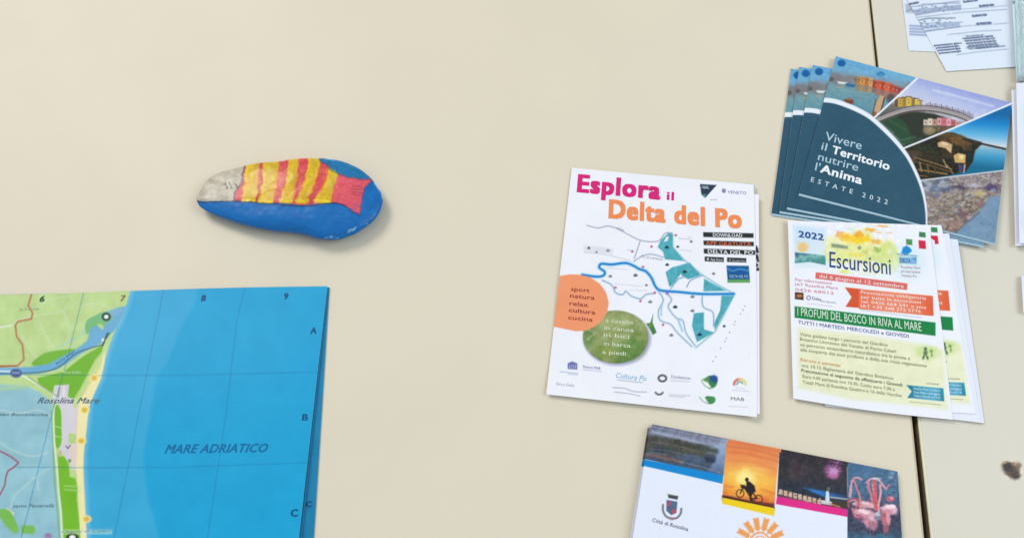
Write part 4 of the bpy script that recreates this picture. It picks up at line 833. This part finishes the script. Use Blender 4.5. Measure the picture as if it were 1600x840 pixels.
T.text('I PROFUMI DEL BOSCO IN RIVA AL MARE', (1246, 492.5), (1440, 517), 12.5, C8(206, 230, 206), 0.006, res=2)
T.text('TUTTI I MARTEDI, MERCOLEDI e GIOVEDI', (1247, 505.5), (1420, 527.5), 5.4, C8(84, 88, 150), 0.02, res=1)
GT = C8(140, 138, 110)
for s_, x0, y0, x1, y1, c, b in (('Visita guidata lungo i percorsi del Giardino', 1250, 524, 1387, 541, GT, 0.006), ('Botanico Litoraneo del Veneto di Porto Caleri', 1250, 531.5, 1400, 551, GT, 0.006),
        ('un percorso straordinario naturalistico tra la pineta e', 1250.5, 540, 1422, 562, GT, 0.006), ('alla scoperta dei suoi profumi e della sua ricca vegetazione', 1250.5, 548, 1448, 573.5, GT, 0.006),
        ('Ritrovo e partenza:', 1251, 563.5, 1314, 573, C8(214, 150, 90), 0.01), ('ore 10.15 Biglietteria del Giardino Botanico', 1252, 572.5, 1396, 593, GT, 0.006),
        ('Prenotazione al seguente da effettuarsi i Giovedi', 1252, 580.5, 1410, 603.5, C8(84, 80, 58), 0.025), ('Euro 4.00 partenza ore 10.30, Costo euro 7.00 a', 1254, 589.5, 1398, 610.5, GT, 0.006), ('Totali Mare di Rosolina Quattro e 16 delle Vecchie', 1254, 598.5, 1408.6, 620, GT, 0.006)):
    T.text(s_, (x0, y0), (x1, y1), 4.9, c, b, res=1)
for i, s_ in enumerate(('Rosolina Mare Calendario', 'Foce Adige e passeggiata', 'Tutti i venerdi ore 9.30')): T.text(s_, (1428, 608 + i * 5.6), (1469, 611.5 + i * 5.6), 3.4, C8(206, 232, 240), 0.008, res=1)
T.text('DELTA', (1407, 409.5), (1423, 410.5), 6, C8(50, 110, 170), 0.02, res=1)
for i, s_ in enumerate(('Rosolina Mare', 'pro loco turismo', 'Veneto Po')): T.text(s_, (1408, 418.8 + i * 6.5), (1438 - 6 * (i == 2), 420.3 + i * 6.5), 4, C8(206, 150, 158), 0.005, res=1)
T.build('lettering', fs_, fA)
zS = 0.0040
copy_to(fA, fs_, sc4, zS, 'second excursions flyer down, slid right so strips of its orange and green banners show', (1250.5, 345), (1276.5, 626), -0.0006)
def plain_flyer(cor, dz, label, tint):
    fr = frame_of(cor)
    o = sheet('flyer', cor, lambda x, y: sz(x, y) + dz, tint, 4, M_paper, fr, None, 0.00015)
    tag(o, label, 'flyer', 'excursions flyers'); return o
plain_flyer([(1262, 348), (1483, 365), (1533, 660), (1288, 630)], -0.0011, 'third excursions flyer down, showing only as a thin white right edge', C8(230, 232, 242))
plain_flyer([(1275, 352), (1496.5, 374), (1538, 660.5), (1289, 634)], -0.0017, 'lowest excursions flyer, its blank right edge furthest out over the table', C8(226, 230, 240))

# ================================================================== BEACH TOWN BOOKLETS (bottom right)
rc = [(1015.5, 666.5), (1400.5, 741.5), (1425, 1110), (962, 1010)]
frr = frame_of(rc)
w6 = wav(0.0005, 70, 15)
rz = lambda x, y: 0.0052 + w6(x, y)
cv = Canvas(950, 650, 1440, 925, C8(230, 234, 246), 2.0)
p1 = [(1005, 655), (1136, 680), (1135, 693), (1129.5, 743), (1005, 716)]
cv.gpoly(p1, (1075, 678), (1066, 735), [(0, C8(112, 116, 134)), (0.16, C8(140, 146, 168)), (0.3, C8(72, 70, 70)), (0.5, C8(78, 80, 70)), (0.68, C8(70, 84, 100)), (1, C8(72, 84, 108))], 1, 1, False, 0.2, 6, 4)
cv.gpoly([(1095, 700), (1137, 690), (1131, 742), (1108, 735), (1118, 712)], (1110, 700), (1120, 740), [(0, C8(150, 172, 200)), (0.5, C8(120, 142, 172)), (1, C8(86, 104, 134))], 5)
cv.line([(1016, 683), (1050, 688), (1090, 697), (1118, 704)], 9, C8(66, 68, 58), 6, .85); cv.line([(1020, 674), (1060, 683), (1100, 692)], 3.5, C8(164, 172, 196), 3, .7)
cv.blob(1110, 716, 9, 8, C8(62, 74, 96), 0.9, 0.7); cv.blob(1085, 716, 22, 6, C8(78, 92, 120), .8, .8, .2); cv.line([(1012, 709), (1040, 715), (1066, 721)], 4, C8(140, 98, 86), 3, .8); cv.blob(1035, 702, 16, 5, C8(56, 62, 70), 0.8, 0.8, 0.15)
cv.line([(1018, 690), (1050, 694), (1085, 703), (1112, 709)], 1.6, C8(110, 112, 92), 1.6, .7); cv.line([(1016, 700), (1045, 704), (1080, 712)], 1.3, C8(104, 116, 140), 1.4, .7); cv.line([(1014, 706), (1040, 710)], 1.2, C8(120, 126, 146), 1.3, .7)
cv.poly([(1100, 713), (1118, 715), (1116, 722), (1104, 722)], C8(44, 54, 74), 1.6); cv.line([(1060, 720), (1095, 728), (1126, 738)], 1.4, C8(128, 146, 174), 1.6, .7)
cv.noise(p1, 0.06, 5, 3); cv.noise(p1, 0.05, 2, 5)
cv.poly([(1000, 716), (1009, 717.5), (1130.5, 741.5), (1129, 755), (1007, 727.5), (1000, 726)], C8(6, 134, 206), 1)
p2 = [(1136, 680), (1218, 695), (1217, 710), (1209.5, 795), (1128.5, 777), (1135, 692)]
cv.gpoly(p2, (1177, 700), (1166, 782), [(0, C8(232, 128, 70)), (0.3, C8(238, 150, 84)), (0.6, C8(246, 178, 70)), (0.85, C8(240, 150, 54)), (1, C8(216, 104, 44))], 1, 1, False, 0.12, 8, 5)
cv.blob(1168, 748, 30, 22, C8(250, 204, 84), 0.7, 1.3, 0, .3); cv.blob(1165, 745, 14, 12, C8(253, 236, 150), 0.9, 1.1, 0, .3)
for P, c in (([(1138, 706), (1165, 708), (1215, 720)], (206, 110, 66)), ([(1142, 718), (1180, 722), (1212, 733)], (224, 128, 70)), ([(1140, 740), (1160, 736), (1190, 740)], (250, 210, 110)), ([(1170, 730), (1195, 734)], (250, 200, 110)), ([(1132, 758), (1145, 760)], (210, 110, 60)), ([(1190, 764), (1210, 770)], (222, 110, 50)), ([(1136, 696), (1180, 702), (1216, 712)], (196, 116, 82))): cv.line(P, 3, C8(*c), 3.5, 0.6, True)
cv.poly([(1128, 773), (1140, 774), (1170, 781), (1210, 786), (1210, 798), (1128, 781)], C8(110, 44, 34), 2); cv.line([(1130, 775), (1210, 793)], 2, C8(40, 22, 24), 1.5)
BKc = C8(34, 24, 30)
cv.ring(1156.5, 770, 6, 1.5, BKc, sy=1.0); cv.ring(1185, 779, 6.2, 1.6, C8(70, 36, 34), sy=1.0)
cv.line([(1156.5, 770), (1162, 760), (1174, 766), (1183, 778)], 2, BKc, 1.1); cv.line([(1162, 760), (1174, 778), (1183, 778)], 1.8, BKc, 1.1); cv.line([(1157, 757), (1164, 758), (1163, 762)], 1.8, BKc, 1)
cv.poly([(1166, 752), (1171, 751), (1179, 758), (1181, 767), (1176, 770), (1174, 776), (1178, 782), (1172, 782), (1170, 770), (1163, 763), (1157, 761), (1158, 758), (1166, 759)], BKc, 1.2); cv.blob(1167, 748.5, 3, 3.2, BKc, 1, 0.4)
cv.poly([(1128.8, 776.5), (1210, 793), (1210, 805.5), (1128, 786)], C8(240, 206, 14), 1)
p3 = [(1218, 700), (1325, 722), (1323.5, 731), (1324, 796), (1214, 775)]
cv.gpoly(p3, (1270, 718), (1262, 788), [(0, C8(44, 40, 46)), (0.4, C8(48, 44, 52)), (0.7, C8(34, 44, 58)), (1, C8(24, 30, 48))], 1)
cv.blob(1245, 735, 18, 14, C8(72, 58, 62), 0.6, 1, 0.3, 0.8); cv.noise(p3, 0.08, 5, 3)
cv.gpoly([(1255, 761), (1290, 767), (1322, 775), (1322, 781), (1290, 777)], (1255, 765), (1320, 778), [(0, C8(30, 110, 180)), (0.3, C8(40, 120, 196)), (1, C8(20, 70, 130))], 3)
for i in range(9): cv.poly([(1217 + i * 7.5, 763 + i * 1.9), (1223 + i * 7.5, 764.5 + i * 1.9), (1223 + i * 7.5, 773 + i * 1.9), (1217 + i * 7.5, 771.5 + i * 1.9)], C8(206, 172, 150), 1.2)
cv.line([(1215, 773.5), (1285, 789)], 2, C8(120, 90, 84), 1.5, .8); cv.speck([(1216, 762), (1285, 778), (1285, 788), (1216, 773)], [C8(90, 60, 60), C8(236, 214, 190), C8(60, 44, 50)], 60, 0.7, 1.3, 4)
cv.poly([(1291, 766), (1295, 767), (1297, 787), (1289, 786)], C8(216, 220, 226), 1.2); cv.blob(1294.5, 763, 2.6, 3, C8(110, 104, 96), .9, .6); cv.poly([(1283, 780), (1300, 783), (1300, 789), (1283, 786)], C8(200, 206, 212), 1.4)
cv.poly([(1300, 778), (1324, 783), (1324, 796), (1300, 790)], C8(60, 50, 44), 2); cv.line([(1298, 776), (1323, 779)], 2, C8(206, 196, 160), 1.6, .9); cv.line([(1296, 786), (1312, 791)], 2.4, C8(214, 140, 90), 1.6, .8)
cv.blob(1300, 735, 13, 11, C8(142, 78, 132), 0.85, 0.9, 0, .5); cv.blob(1303, 736, 7, 6, C8(206, 160, 206), 0.8, 1, 0, .6); cv.blob(1302, 743, 8, 4, C8(196, 110, 160), .7, .9)
for a in range(0, 360, 24): cv.line([(1302 + 3 * math.cos(a), 735 + 3 * math.sin(a)), (1302 + 12 * math.cos(a), 735 + 10 * math.sin(a))], 0.9, C8(206, 140, 190), 1.2, .6)
cv.poly([(1214, 774.5), (1324, 795), (1324, 806.7), (1212, 786.7)], C8(224, 34, 132), 1)
p4 = [(1324, 720), (1440, 740), (1440, 900), (1324, 900)]
cv.gpoly(p4, (1362, 735), (1362, 870), [(0, C8(70, 108, 142)), (0.25, C8(74, 108, 138)), (0.45, C8(60, 66, 90)), (0.7, C8(52, 56, 80)), (0.8, C8(56, 110, 136)), (1, C8(40, 80, 110))], 1, 1, False, 0.1, 7, 3)
cv.noise(p4, 0.1, 6, 8, sy=2)
FK = C8(214, 120, 130); FL = C8(226, 160, 168); FD = C8(178, 80, 94)
for x, y, rx, ry, c, a in ((1350, 787, 15, 5.5, (222, 158, 168), 0.1), (1352, 802, 18, 8, (228, 172, 182), 0.3), (1389, 796, 13, 8, (232, 180, 192), 0.1), (1360, 815, 13, 9, (208, 146, 162), 0.6),
                          (1348, 788, 10, 4.5, (206, 140, 150), 0.1), (1360, 789, 9, 4, (222, 170, 176), 0.1), (1353, 801, 15, 6, (222, 160, 170), 0.2), (1348, 798, 8, 3, (240, 206, 210), 0.2), (1358, 812, 11, 7, (198, 136, 152), 0.6), (1364, 820, 7, 6, (170, 110, 130), 0.8), (1372, 806, 6, 7, (132, 134, 160), .5), (1371, 802, 4, 3, (196, 200, 214), .5),
                          (1389, 794, 12, 5.5, (232, 186, 198), 0.1), (1387, 799, 9, 4, (206, 130, 146), 0.1), (1394, 790, 6, 2.6, (246, 220, 226), 0.1), (1383, 812, 6, 12, (196, 104, 118), -.15), (1388, 810, 3.4, 10, (226, 150, 162), -.1), (1384, 826, 5, 6, (150, 84, 100), 0), (1342, 808, 9, 4, (120, 78, 104), 0.4), (1391, 778.5, 6.5, 4.6, (198, 92, 106), 0.2), (1393, 777, 3.4, 2, (232, 150, 156), 0.2)): cv.blob(x, y, rx, ry, C8(*c), 0.9, 0.6, a, 0.5, int(x))
for P, wd, c in (([(1327, 774), (1329, 762), (1332, 750), (1336, 746), (1342, 746), (1346, 749)], 2.6, FL), ([(1334, 748), (1338, 760), (1342, 770), (1344, 780)], 2.8, FK), ([(1329, 776), (1331, 764)], 1.2, C8(246, 210, 214)),
                 ([(1354, 753), (1358, 749), (1366, 746.5), (1374, 750), (1380, 758), (1385, 763)], 2.8, FL), ([(1384, 763), (1388, 759), (1390, 756)], 2, FK), ([(1357, 752), (1357, 762), (1361, 772), (1363, 784)], 3.4, FK), ([(1366, 752), (1367, 770), (1369, 794)], 6.5, C8(200, 92, 98)), ([(1363, 756), (1365, 768)], 2, C8(232, 140, 140)), ([(1375, 757), (1376, 770), (1373, 786), (1373, 798)], 3.2, FL), ([(1371, 760), (1372, 780)], 1.2, C8(150, 60, 72)),
                 ([(1326, 790), (1326, 782), (1332, 778.5), (1339, 780), (1342, 786), (1339, 792), (1333, 794)], 2.8, FD), ([(1328, 783), (1333, 780.5), (1338, 782)], 1.4, C8(236, 160, 166)), ([(1333, 786), (1336, 787)], 3, C8(232, 170, 176)), ([(1332, 794), (1334, 802), (1339, 807), (1344, 805), (1346, 799)], 2.6, FK)): cv.line(P, wd, c, 1.3, 1, True)
for x, y, rx, ry, c, a in ((1350, 799, 9, 2.6, (246, 214, 218), 0.3), (1391, 791, 7, 2.4, (250, 226, 230), 0.1), (1352, 785, 7, 1.8, (242, 206, 210), 0.1), (1362, 809, 6, 2.4, (232, 190, 200), 0.6), (1345, 806, 5, 2, (170, 110, 130), 0.4)): cv.blob(x, y, rx, ry, C8(*c), 0.8, 0.7, a, 0.5, int(x))
cv.blob(1370, 747, 7, 2, C8(206, 216, 226), 0.6, 0.8); cv.blob(1392, 745, 4, 2.4, C8(150, 170, 190), .7, .8)
for x in (1359, 1364, 1381, 1386): cv.line([(x, 815), (x + 1, 838)], 1.2, C8(150, 96, 110), 1.4, 0.7)
cv.noise([(1325, 745), (1402, 745), (1402, 830), (1325, 830)], 0.09, 3.2, 5)
# crest
cv.poly([(1043, 771), (1060, 774), (1058.5, 780), (1044.5, 777)], C8(70, 70, 74), 1.3); cv.line([(1043, 771.5), (1060, 774.5)], 1, C8(150, 150, 150), 1, .7)
cv.poly([(1041.5, 780), (1058.5, 783), (1057, 800), (1049, 804), (1041, 797)], C8(86, 100, 136), 1.3); cv.blob(1046, 786, 3.6, 3.6, C8(170, 84, 110), .9, .6); cv.blob(1053, 798, 4, 4, C8(190, 80, 100), .9, .6); cv.blob(1053, 788, 3.4, 3.4, C8(70, 120, 140), .9, .6); cv.blob(1046, 797, 3.4, 3, C8(80, 110, 120), .9, .6)
cv.line([(1036, 788), (1036, 797), (1041, 806), (1050, 809), (1058, 808), (1063.5, 801), (1064.5, 794)], 3.2, C8(112, 116, 118), 1.6, 1, True); cv.blob(1050, 810, 4, 2, C8(170, 120, 120), .8, .6)
# sun of wheat ears
OR2 = C8(240, 164, 96)
cx0, cy0 = 1187.5, 846
for k in range(14):
    a = math.radians(k * 25.714 + 3)
    for r in (22, 27, 32, 36.5):
        for sd in (-1, 1):
            x, y = cx0 + r * math.cos(a) - sd * 2.2 * math.sin(a), cy0 + r * 0.98 * math.sin(a) + sd * 2.2 * math.cos(a)
            cv.blob(x, y, 3.5, 2.1, OR2, 1, 0.5, a + sd * 0.55)
    cv.line([(cx0 + 16 * math.cos(a), cy0 + 16 * math.sin(a)), (cx0 + 38 * math.cos(a), cy0 + 37 * math.sin(a))], 1.0, C8(226, 140, 70), 1)
cv.ring(cx0, cy0, 15, 3, OR2); cv.ring(cx0, cy0, 9.5, 2, OR2); cv.blob(cx0, cy0, 5, 5, OR2)
cv.noise([(950, 650), (1440, 650), (1440, 900), (950, 900)], 0.01, 2.4, 12)
rb = booklet('booklet', rc, rz, cv, 0.95, frr, 'top booklet at the lower edge with sunset cyclist, fireworks and flamingo photos above white', 'booklet', 'tourist booklets with photo strip', 0.0016, 4, C8(120, 124, 136))
T = Lettering(rz); T.text('Città di Rosolina', (1019, 814), (1075, 829), 6, C8(96, 98, 120), 0.015, 0.1)
T.text('Cover', (1036, 852), (1062, 858), 6, C8(96, 98, 120), 0.0) if False else None
T.build('lettering', frr, rb)
for k, (tl, bl, lab) in enumerate((((1019, 662), (966, 1008), 'second booklet under the flamingo one, its dark top edge slightly higher'), ((1012, 667.5), (957, 1006), 'lowest booklet of the flamingo pile, peeking out along the left side'))):
    c_ = copy_to(rb, frr, rc, 0.0052, lab, tl, bl, -(k + 1) * 0.00165, ('title', 'text_line'))

# ================================================================== PAPERS AT THE TOP RIGHT
def flat_sheet(name, cor, z0, cvs, pitch, label, cat, group, wave=0.0006, seed=20, lift=None):
    fr = frame_of(cor); w_ = wav(wave, 50, seed)
    zf = (lambda x, y: z0 + w_(x, y)) if lift is None else (lambda x, y: z0 + w_(x, y) + lift(x, y))
    o = sheet(name, cor, zf, cvs, pitch, M_paper, fr, None, 0.00015); tag(o, label, cat, group); return o, fr, zf
PW = C8(222, 230, 242)
cv = Canvas(1395, -60, 1520, 90, PW, 2)
for y in (40.5, 45, 49.5, 54): cv.line([(1422, y), (1450, y + 1.5)], 3.0, C8(130, 148, 186), 1.6, 0.75)
cv.poly([(1414, 6), (1432, 8), (1428, 21), (1416, 21)], C8(172, 182, 196), 3, 0.9); cv.line([(1416, 18), (1426, 14)], 2, C8(130, 140, 160), 2, .7)
s1, f_, z_ = flat_sheet('price_list', [(1395, -120), (1560, -130), (1545, 84), (1420, 79.5)], 0.0006, cv, 1.4, 'lower white printed sheet at the top edge, its left corner with a small text block', 'printed sheet', 'price lists at the top edge')
b2 = [(1357, -110), (1590, -135), (1590, 104.5), (1479, 111.5)]
cv = Canvas(1395, -60, 1605, 125, PW, 2)
SL = C8(116, 132, 164); S2 = C8(148, 160, 186); S3 = C8(120, 142, 160)
for P, wd, c in (([(1420, 7), (1435, 4)], 2.2, C8(100, 110, 130)), ([(1424, 11), (1500, 2)], 1.8, S2), ([(1440, 7), (1500, 5)], 1.6, S2),
        ([(1424, 24), (1470, 16), (1500, 14)], 4.5, S2), ([(1425, 18), (1500, 10)], 5, C8(160, 174, 196)), ([(1506, 3.5), (1527, 1)], 2.6, SL), ([(1531, 10), (1552, 8)], 3.0, SL), ([(1500, 15), (1576, 9)], 1.0, S2), ([(1430, 28), (1500, 20), (1574, 15)], 1.4, S2),
        ([(1431, 33), (1450, 29), (1492, 28.5)], 2.4, S3), ([(1520, 25.5), (1541, 23.5)], 3.0, SL), ([(1439, 37), (1504, 35)], 1.5, S2), ([(1441, 43), (1497, 38)], 6, C8(162, 178, 204)), ([(1444, 49), (1500, 42)], 2.0, SL), ([(1527, 37.5), (1548, 36)], 3.4, C8(120, 132, 172)), ([(1446, 50), (1500, 41.5), (1585, 36)], 1.3, S2),
        ([(1480, 54.5), (1530, 49), (1564, 47.5)], 1.3, S2), ([(1496, 54.5), (1550, 57)], 0.1, S2)):
    cv.line(P, wd, c, 1.4, 0.9)
for (x0, x1, y) in ((1460, 1502, 71.5), (1464, 1496, 75), (1466, 1500, 79), (1468, 1500, 83.5), (1510, 1536, 57), (1504, 1551, 60.5), (1506, 1554, 64), (1510, 1556, 68), (1514, 1557, 71.5), (1510, 1560, 75), (1526, 1570, 76)): cv.line([(x0, y), (x1, y - (x1 - x0) * 0.09)], 2.2, C8(112, 130, 158), 1.3, 0.85)
r = random.Random(5)
for _ in range(90):
    x, y = r.uniform(1425, 1555), r.uniform(2, 82); cv.blob(x, y, r.uniform(1, 3), 1.1, PW, 0.6, .6)
for _ in range(60):
    x = r.uniform(1430, 1498); y = 14 + r.uniform(-4, 8) - (x - 1430) * .08 + r.choice((0, 24)); cv.blob(x, y, r.uniform(1, 2.6), 0.9, SL, 0.7, .6)
cv.line([(1495, 86), (1530, 81), (1586, 76)], 1.3, S2, 1.3, .9)
cv.gpoly([(1575, -60), (1605, -60), (1605, 125), (1575, 125)], (1575, 0), (1600, 0), [(0, PW), (1, C8(206, 230, 236))], 8)
lf = lambda x, y: 0.0 * np.clip((y - 0.46) / 0.08, 0, 1) ** 2
s2, f_, zz2 = flat_sheet('price_list', b2, 0.0010, cv, 1.1, 'upper white sheet with rows of small blue-grey table text, slanting in from the top right', 'printed sheet', 'price lists at the top edge', 0.0006, 22)
T = Lettering(zz2)
for s_, a_, b_ in (('EURO 30', (1506, 5), (1528, 2)), ('EURO 40', (1531, 12), (1553, 9.5)), ('EURO 25', (1520, 27.5), (1542, 25)), ('EURO 35', (1527, 40), (1549, 37.5)), ('ORARIO', (1421, 9), (1436, 6))): T.text(s_, a_, b_, 3.6, C8(90, 104, 134), 0.02, res=1)
for i in range(4): T.text('prenotazione gita', (1460 + i * 2.4, 73 + i * 4), (1498 + i * 1.5, 69 + i * 4), 3, C8(84, 98, 128), 0.01, res=1)
for i in range(5): T.text('escursione in barca', (1506 + i * 2, 62 + i * 4), (1552 + i * 2, 58 + i * 4), 3, C8(84, 98, 128), 0.01, res=1)
T.build('lettering', frame_of(b2), s2)
# clear plastic sleeve with ridged edge
pc = [(1583, -60), (1700, -60), (1706, 126), (1590, 128)]
fp = frame_of(pc)
us = np.linspace(0, 1, 60); vs_ = np.linspace(0, 1, 12); U, V_ = np.meshgrid(us, vs_)
PX = (1584 + 120 * U) * (1 - V_) + (1591 + 116 * U) * V_; PY = -60 + (187 - 2 * U) * V_
zr = 0.0065 + 0.0012 * np.sin(U * 60) * np.exp(-U * 5) + 0.0006 * np.sin(V_ * 9 + U * 4)
Wp = bp(PX, PY, zr); idx = np.arange(U.size).reshape(U.shape)
f_ = np.stack([idx[1:, :-1], idx[1:, 1:], idx[:-1, 1:], idx[:-1, :-1]], -1).reshape(-1, 4)
V2 = np.concatenate([fp.loc(Wp).reshape(-1, 3), fp.loc(Wp - np.array([0, 0, 0.0006])).reshape(-1, 3)]); n = U.size
rg = np.concatenate([idx[0, :], idx[1:, -1], idx[-1, -2::-1], idx[-2:0:-1, 0]])
f2 = np.stack([rg, np.roll(rg, -1), np.roll(rg, -1) + n, rg + n], -1)
sl = mesh_obj('plastic_sleeve', V2, np.concatenate([f_, f_[:, ::-1] + n, f2]), M_plastic, None, fp, None, True)
tag(sl, 'clear pale aqua plastic sleeve with rippled edge at the top right corner', 'plastic sleeve')
cv = Canvas(1575, -70, 1620, 130, C8(232, 246, 248), 2)
for x, c in ((1587, (160, 190, 200)), (1591, (220, 240, 244)), (1595, (150, 180, 186)), (1599, (206, 226, 210))): cv.line([(x - 4, -70), (x, 20), (x + 3, 126)], 2, C8(*c), 2, .8)
cv.blob(1583, 4, 3, 3, C8(120, 150, 170), .8, .6); cv.blob(1591, 67, 2.4, 3, C8(110, 140, 160), .8, .6); cv.blob(1596, 107, 2, 4, C8(80, 130, 150), .9, .6); cv.blob(1598, 124, 7, 4, C8(90, 110, 124), .9, .7); cv.line([(1586, 20), (1600, 21)], 1.4, C8(140, 160, 170), 1.3, .7)
flat_sheet('leaflet', [(1578.5, -60), (1690, -60), (1700, 125), (1588.5, 126.5)], 0.0045, cv, 1.2, 'pale aqua leaflet inside the clear sleeve at the top right corner', 'leaflet', None, 0.0004, 30)
# white leaflets at the right edge
cv = Canvas(1570, 110, 1625, 400, C8(228, 231, 242), 2)
cv.blob(1600, 180, 6, 20, C8(214, 230, 230), 0.8, .9); cv.blob(1601, 345, 5, 18, C8(214, 222, 238), .8, .9); cv.line([(1596, 330), (1596, 355)], 1.2, C8(200, 205, 222), 1.4, .7)
flat_sheet('leaflet', [(1588, 130), (1700, 124), (1712, 376), (1593, 380)], 0.0062, cv, 1.4, 'upper blank white leaflet of the pair cut off by the right edge, below the sleeve', 'leaflet', 'white leaflets at the right edge', 0.0005, 31)
flat_sheet('leaflet', [(1580.5, 140.5), (1700, 132), (1708, 380), (1586.5, 384)], 0.0040, cv, 1.6, 'lower white leaflet of the pair at the right edge, its left side sticking out', 'leaflet', 'white leaflets at the right edge', 0.0005, 32)
flat_sheet('leaflet', [(1582, 143), (1700, 136), (1706, 379), (1587.5, 383)], 0.0018, C8(226, 229, 238), 4, 'bottommost white leaflet at the right edge, flat on the table under two others', 'leaflet', 'white leaflets at the right edge', 0.0004, 33)
# curled corner of a sheet further down
cc = [(1596, 431), (1690, 424), (1700, 500), (1599, 488)]
def curl(x, y):
    a = bp(1597, 460); return 0.0025 * np.clip(1 - (x - a[0]) / 0.012, 0, 1) ** 2
flat_sheet('leaflet', cc, 0.0012, C8(226, 232, 244), 1.5, 'white sheet with a curled left edge, barely showing at the right edge of the table', 'leaflet', None, 0.0003, 40, curl)
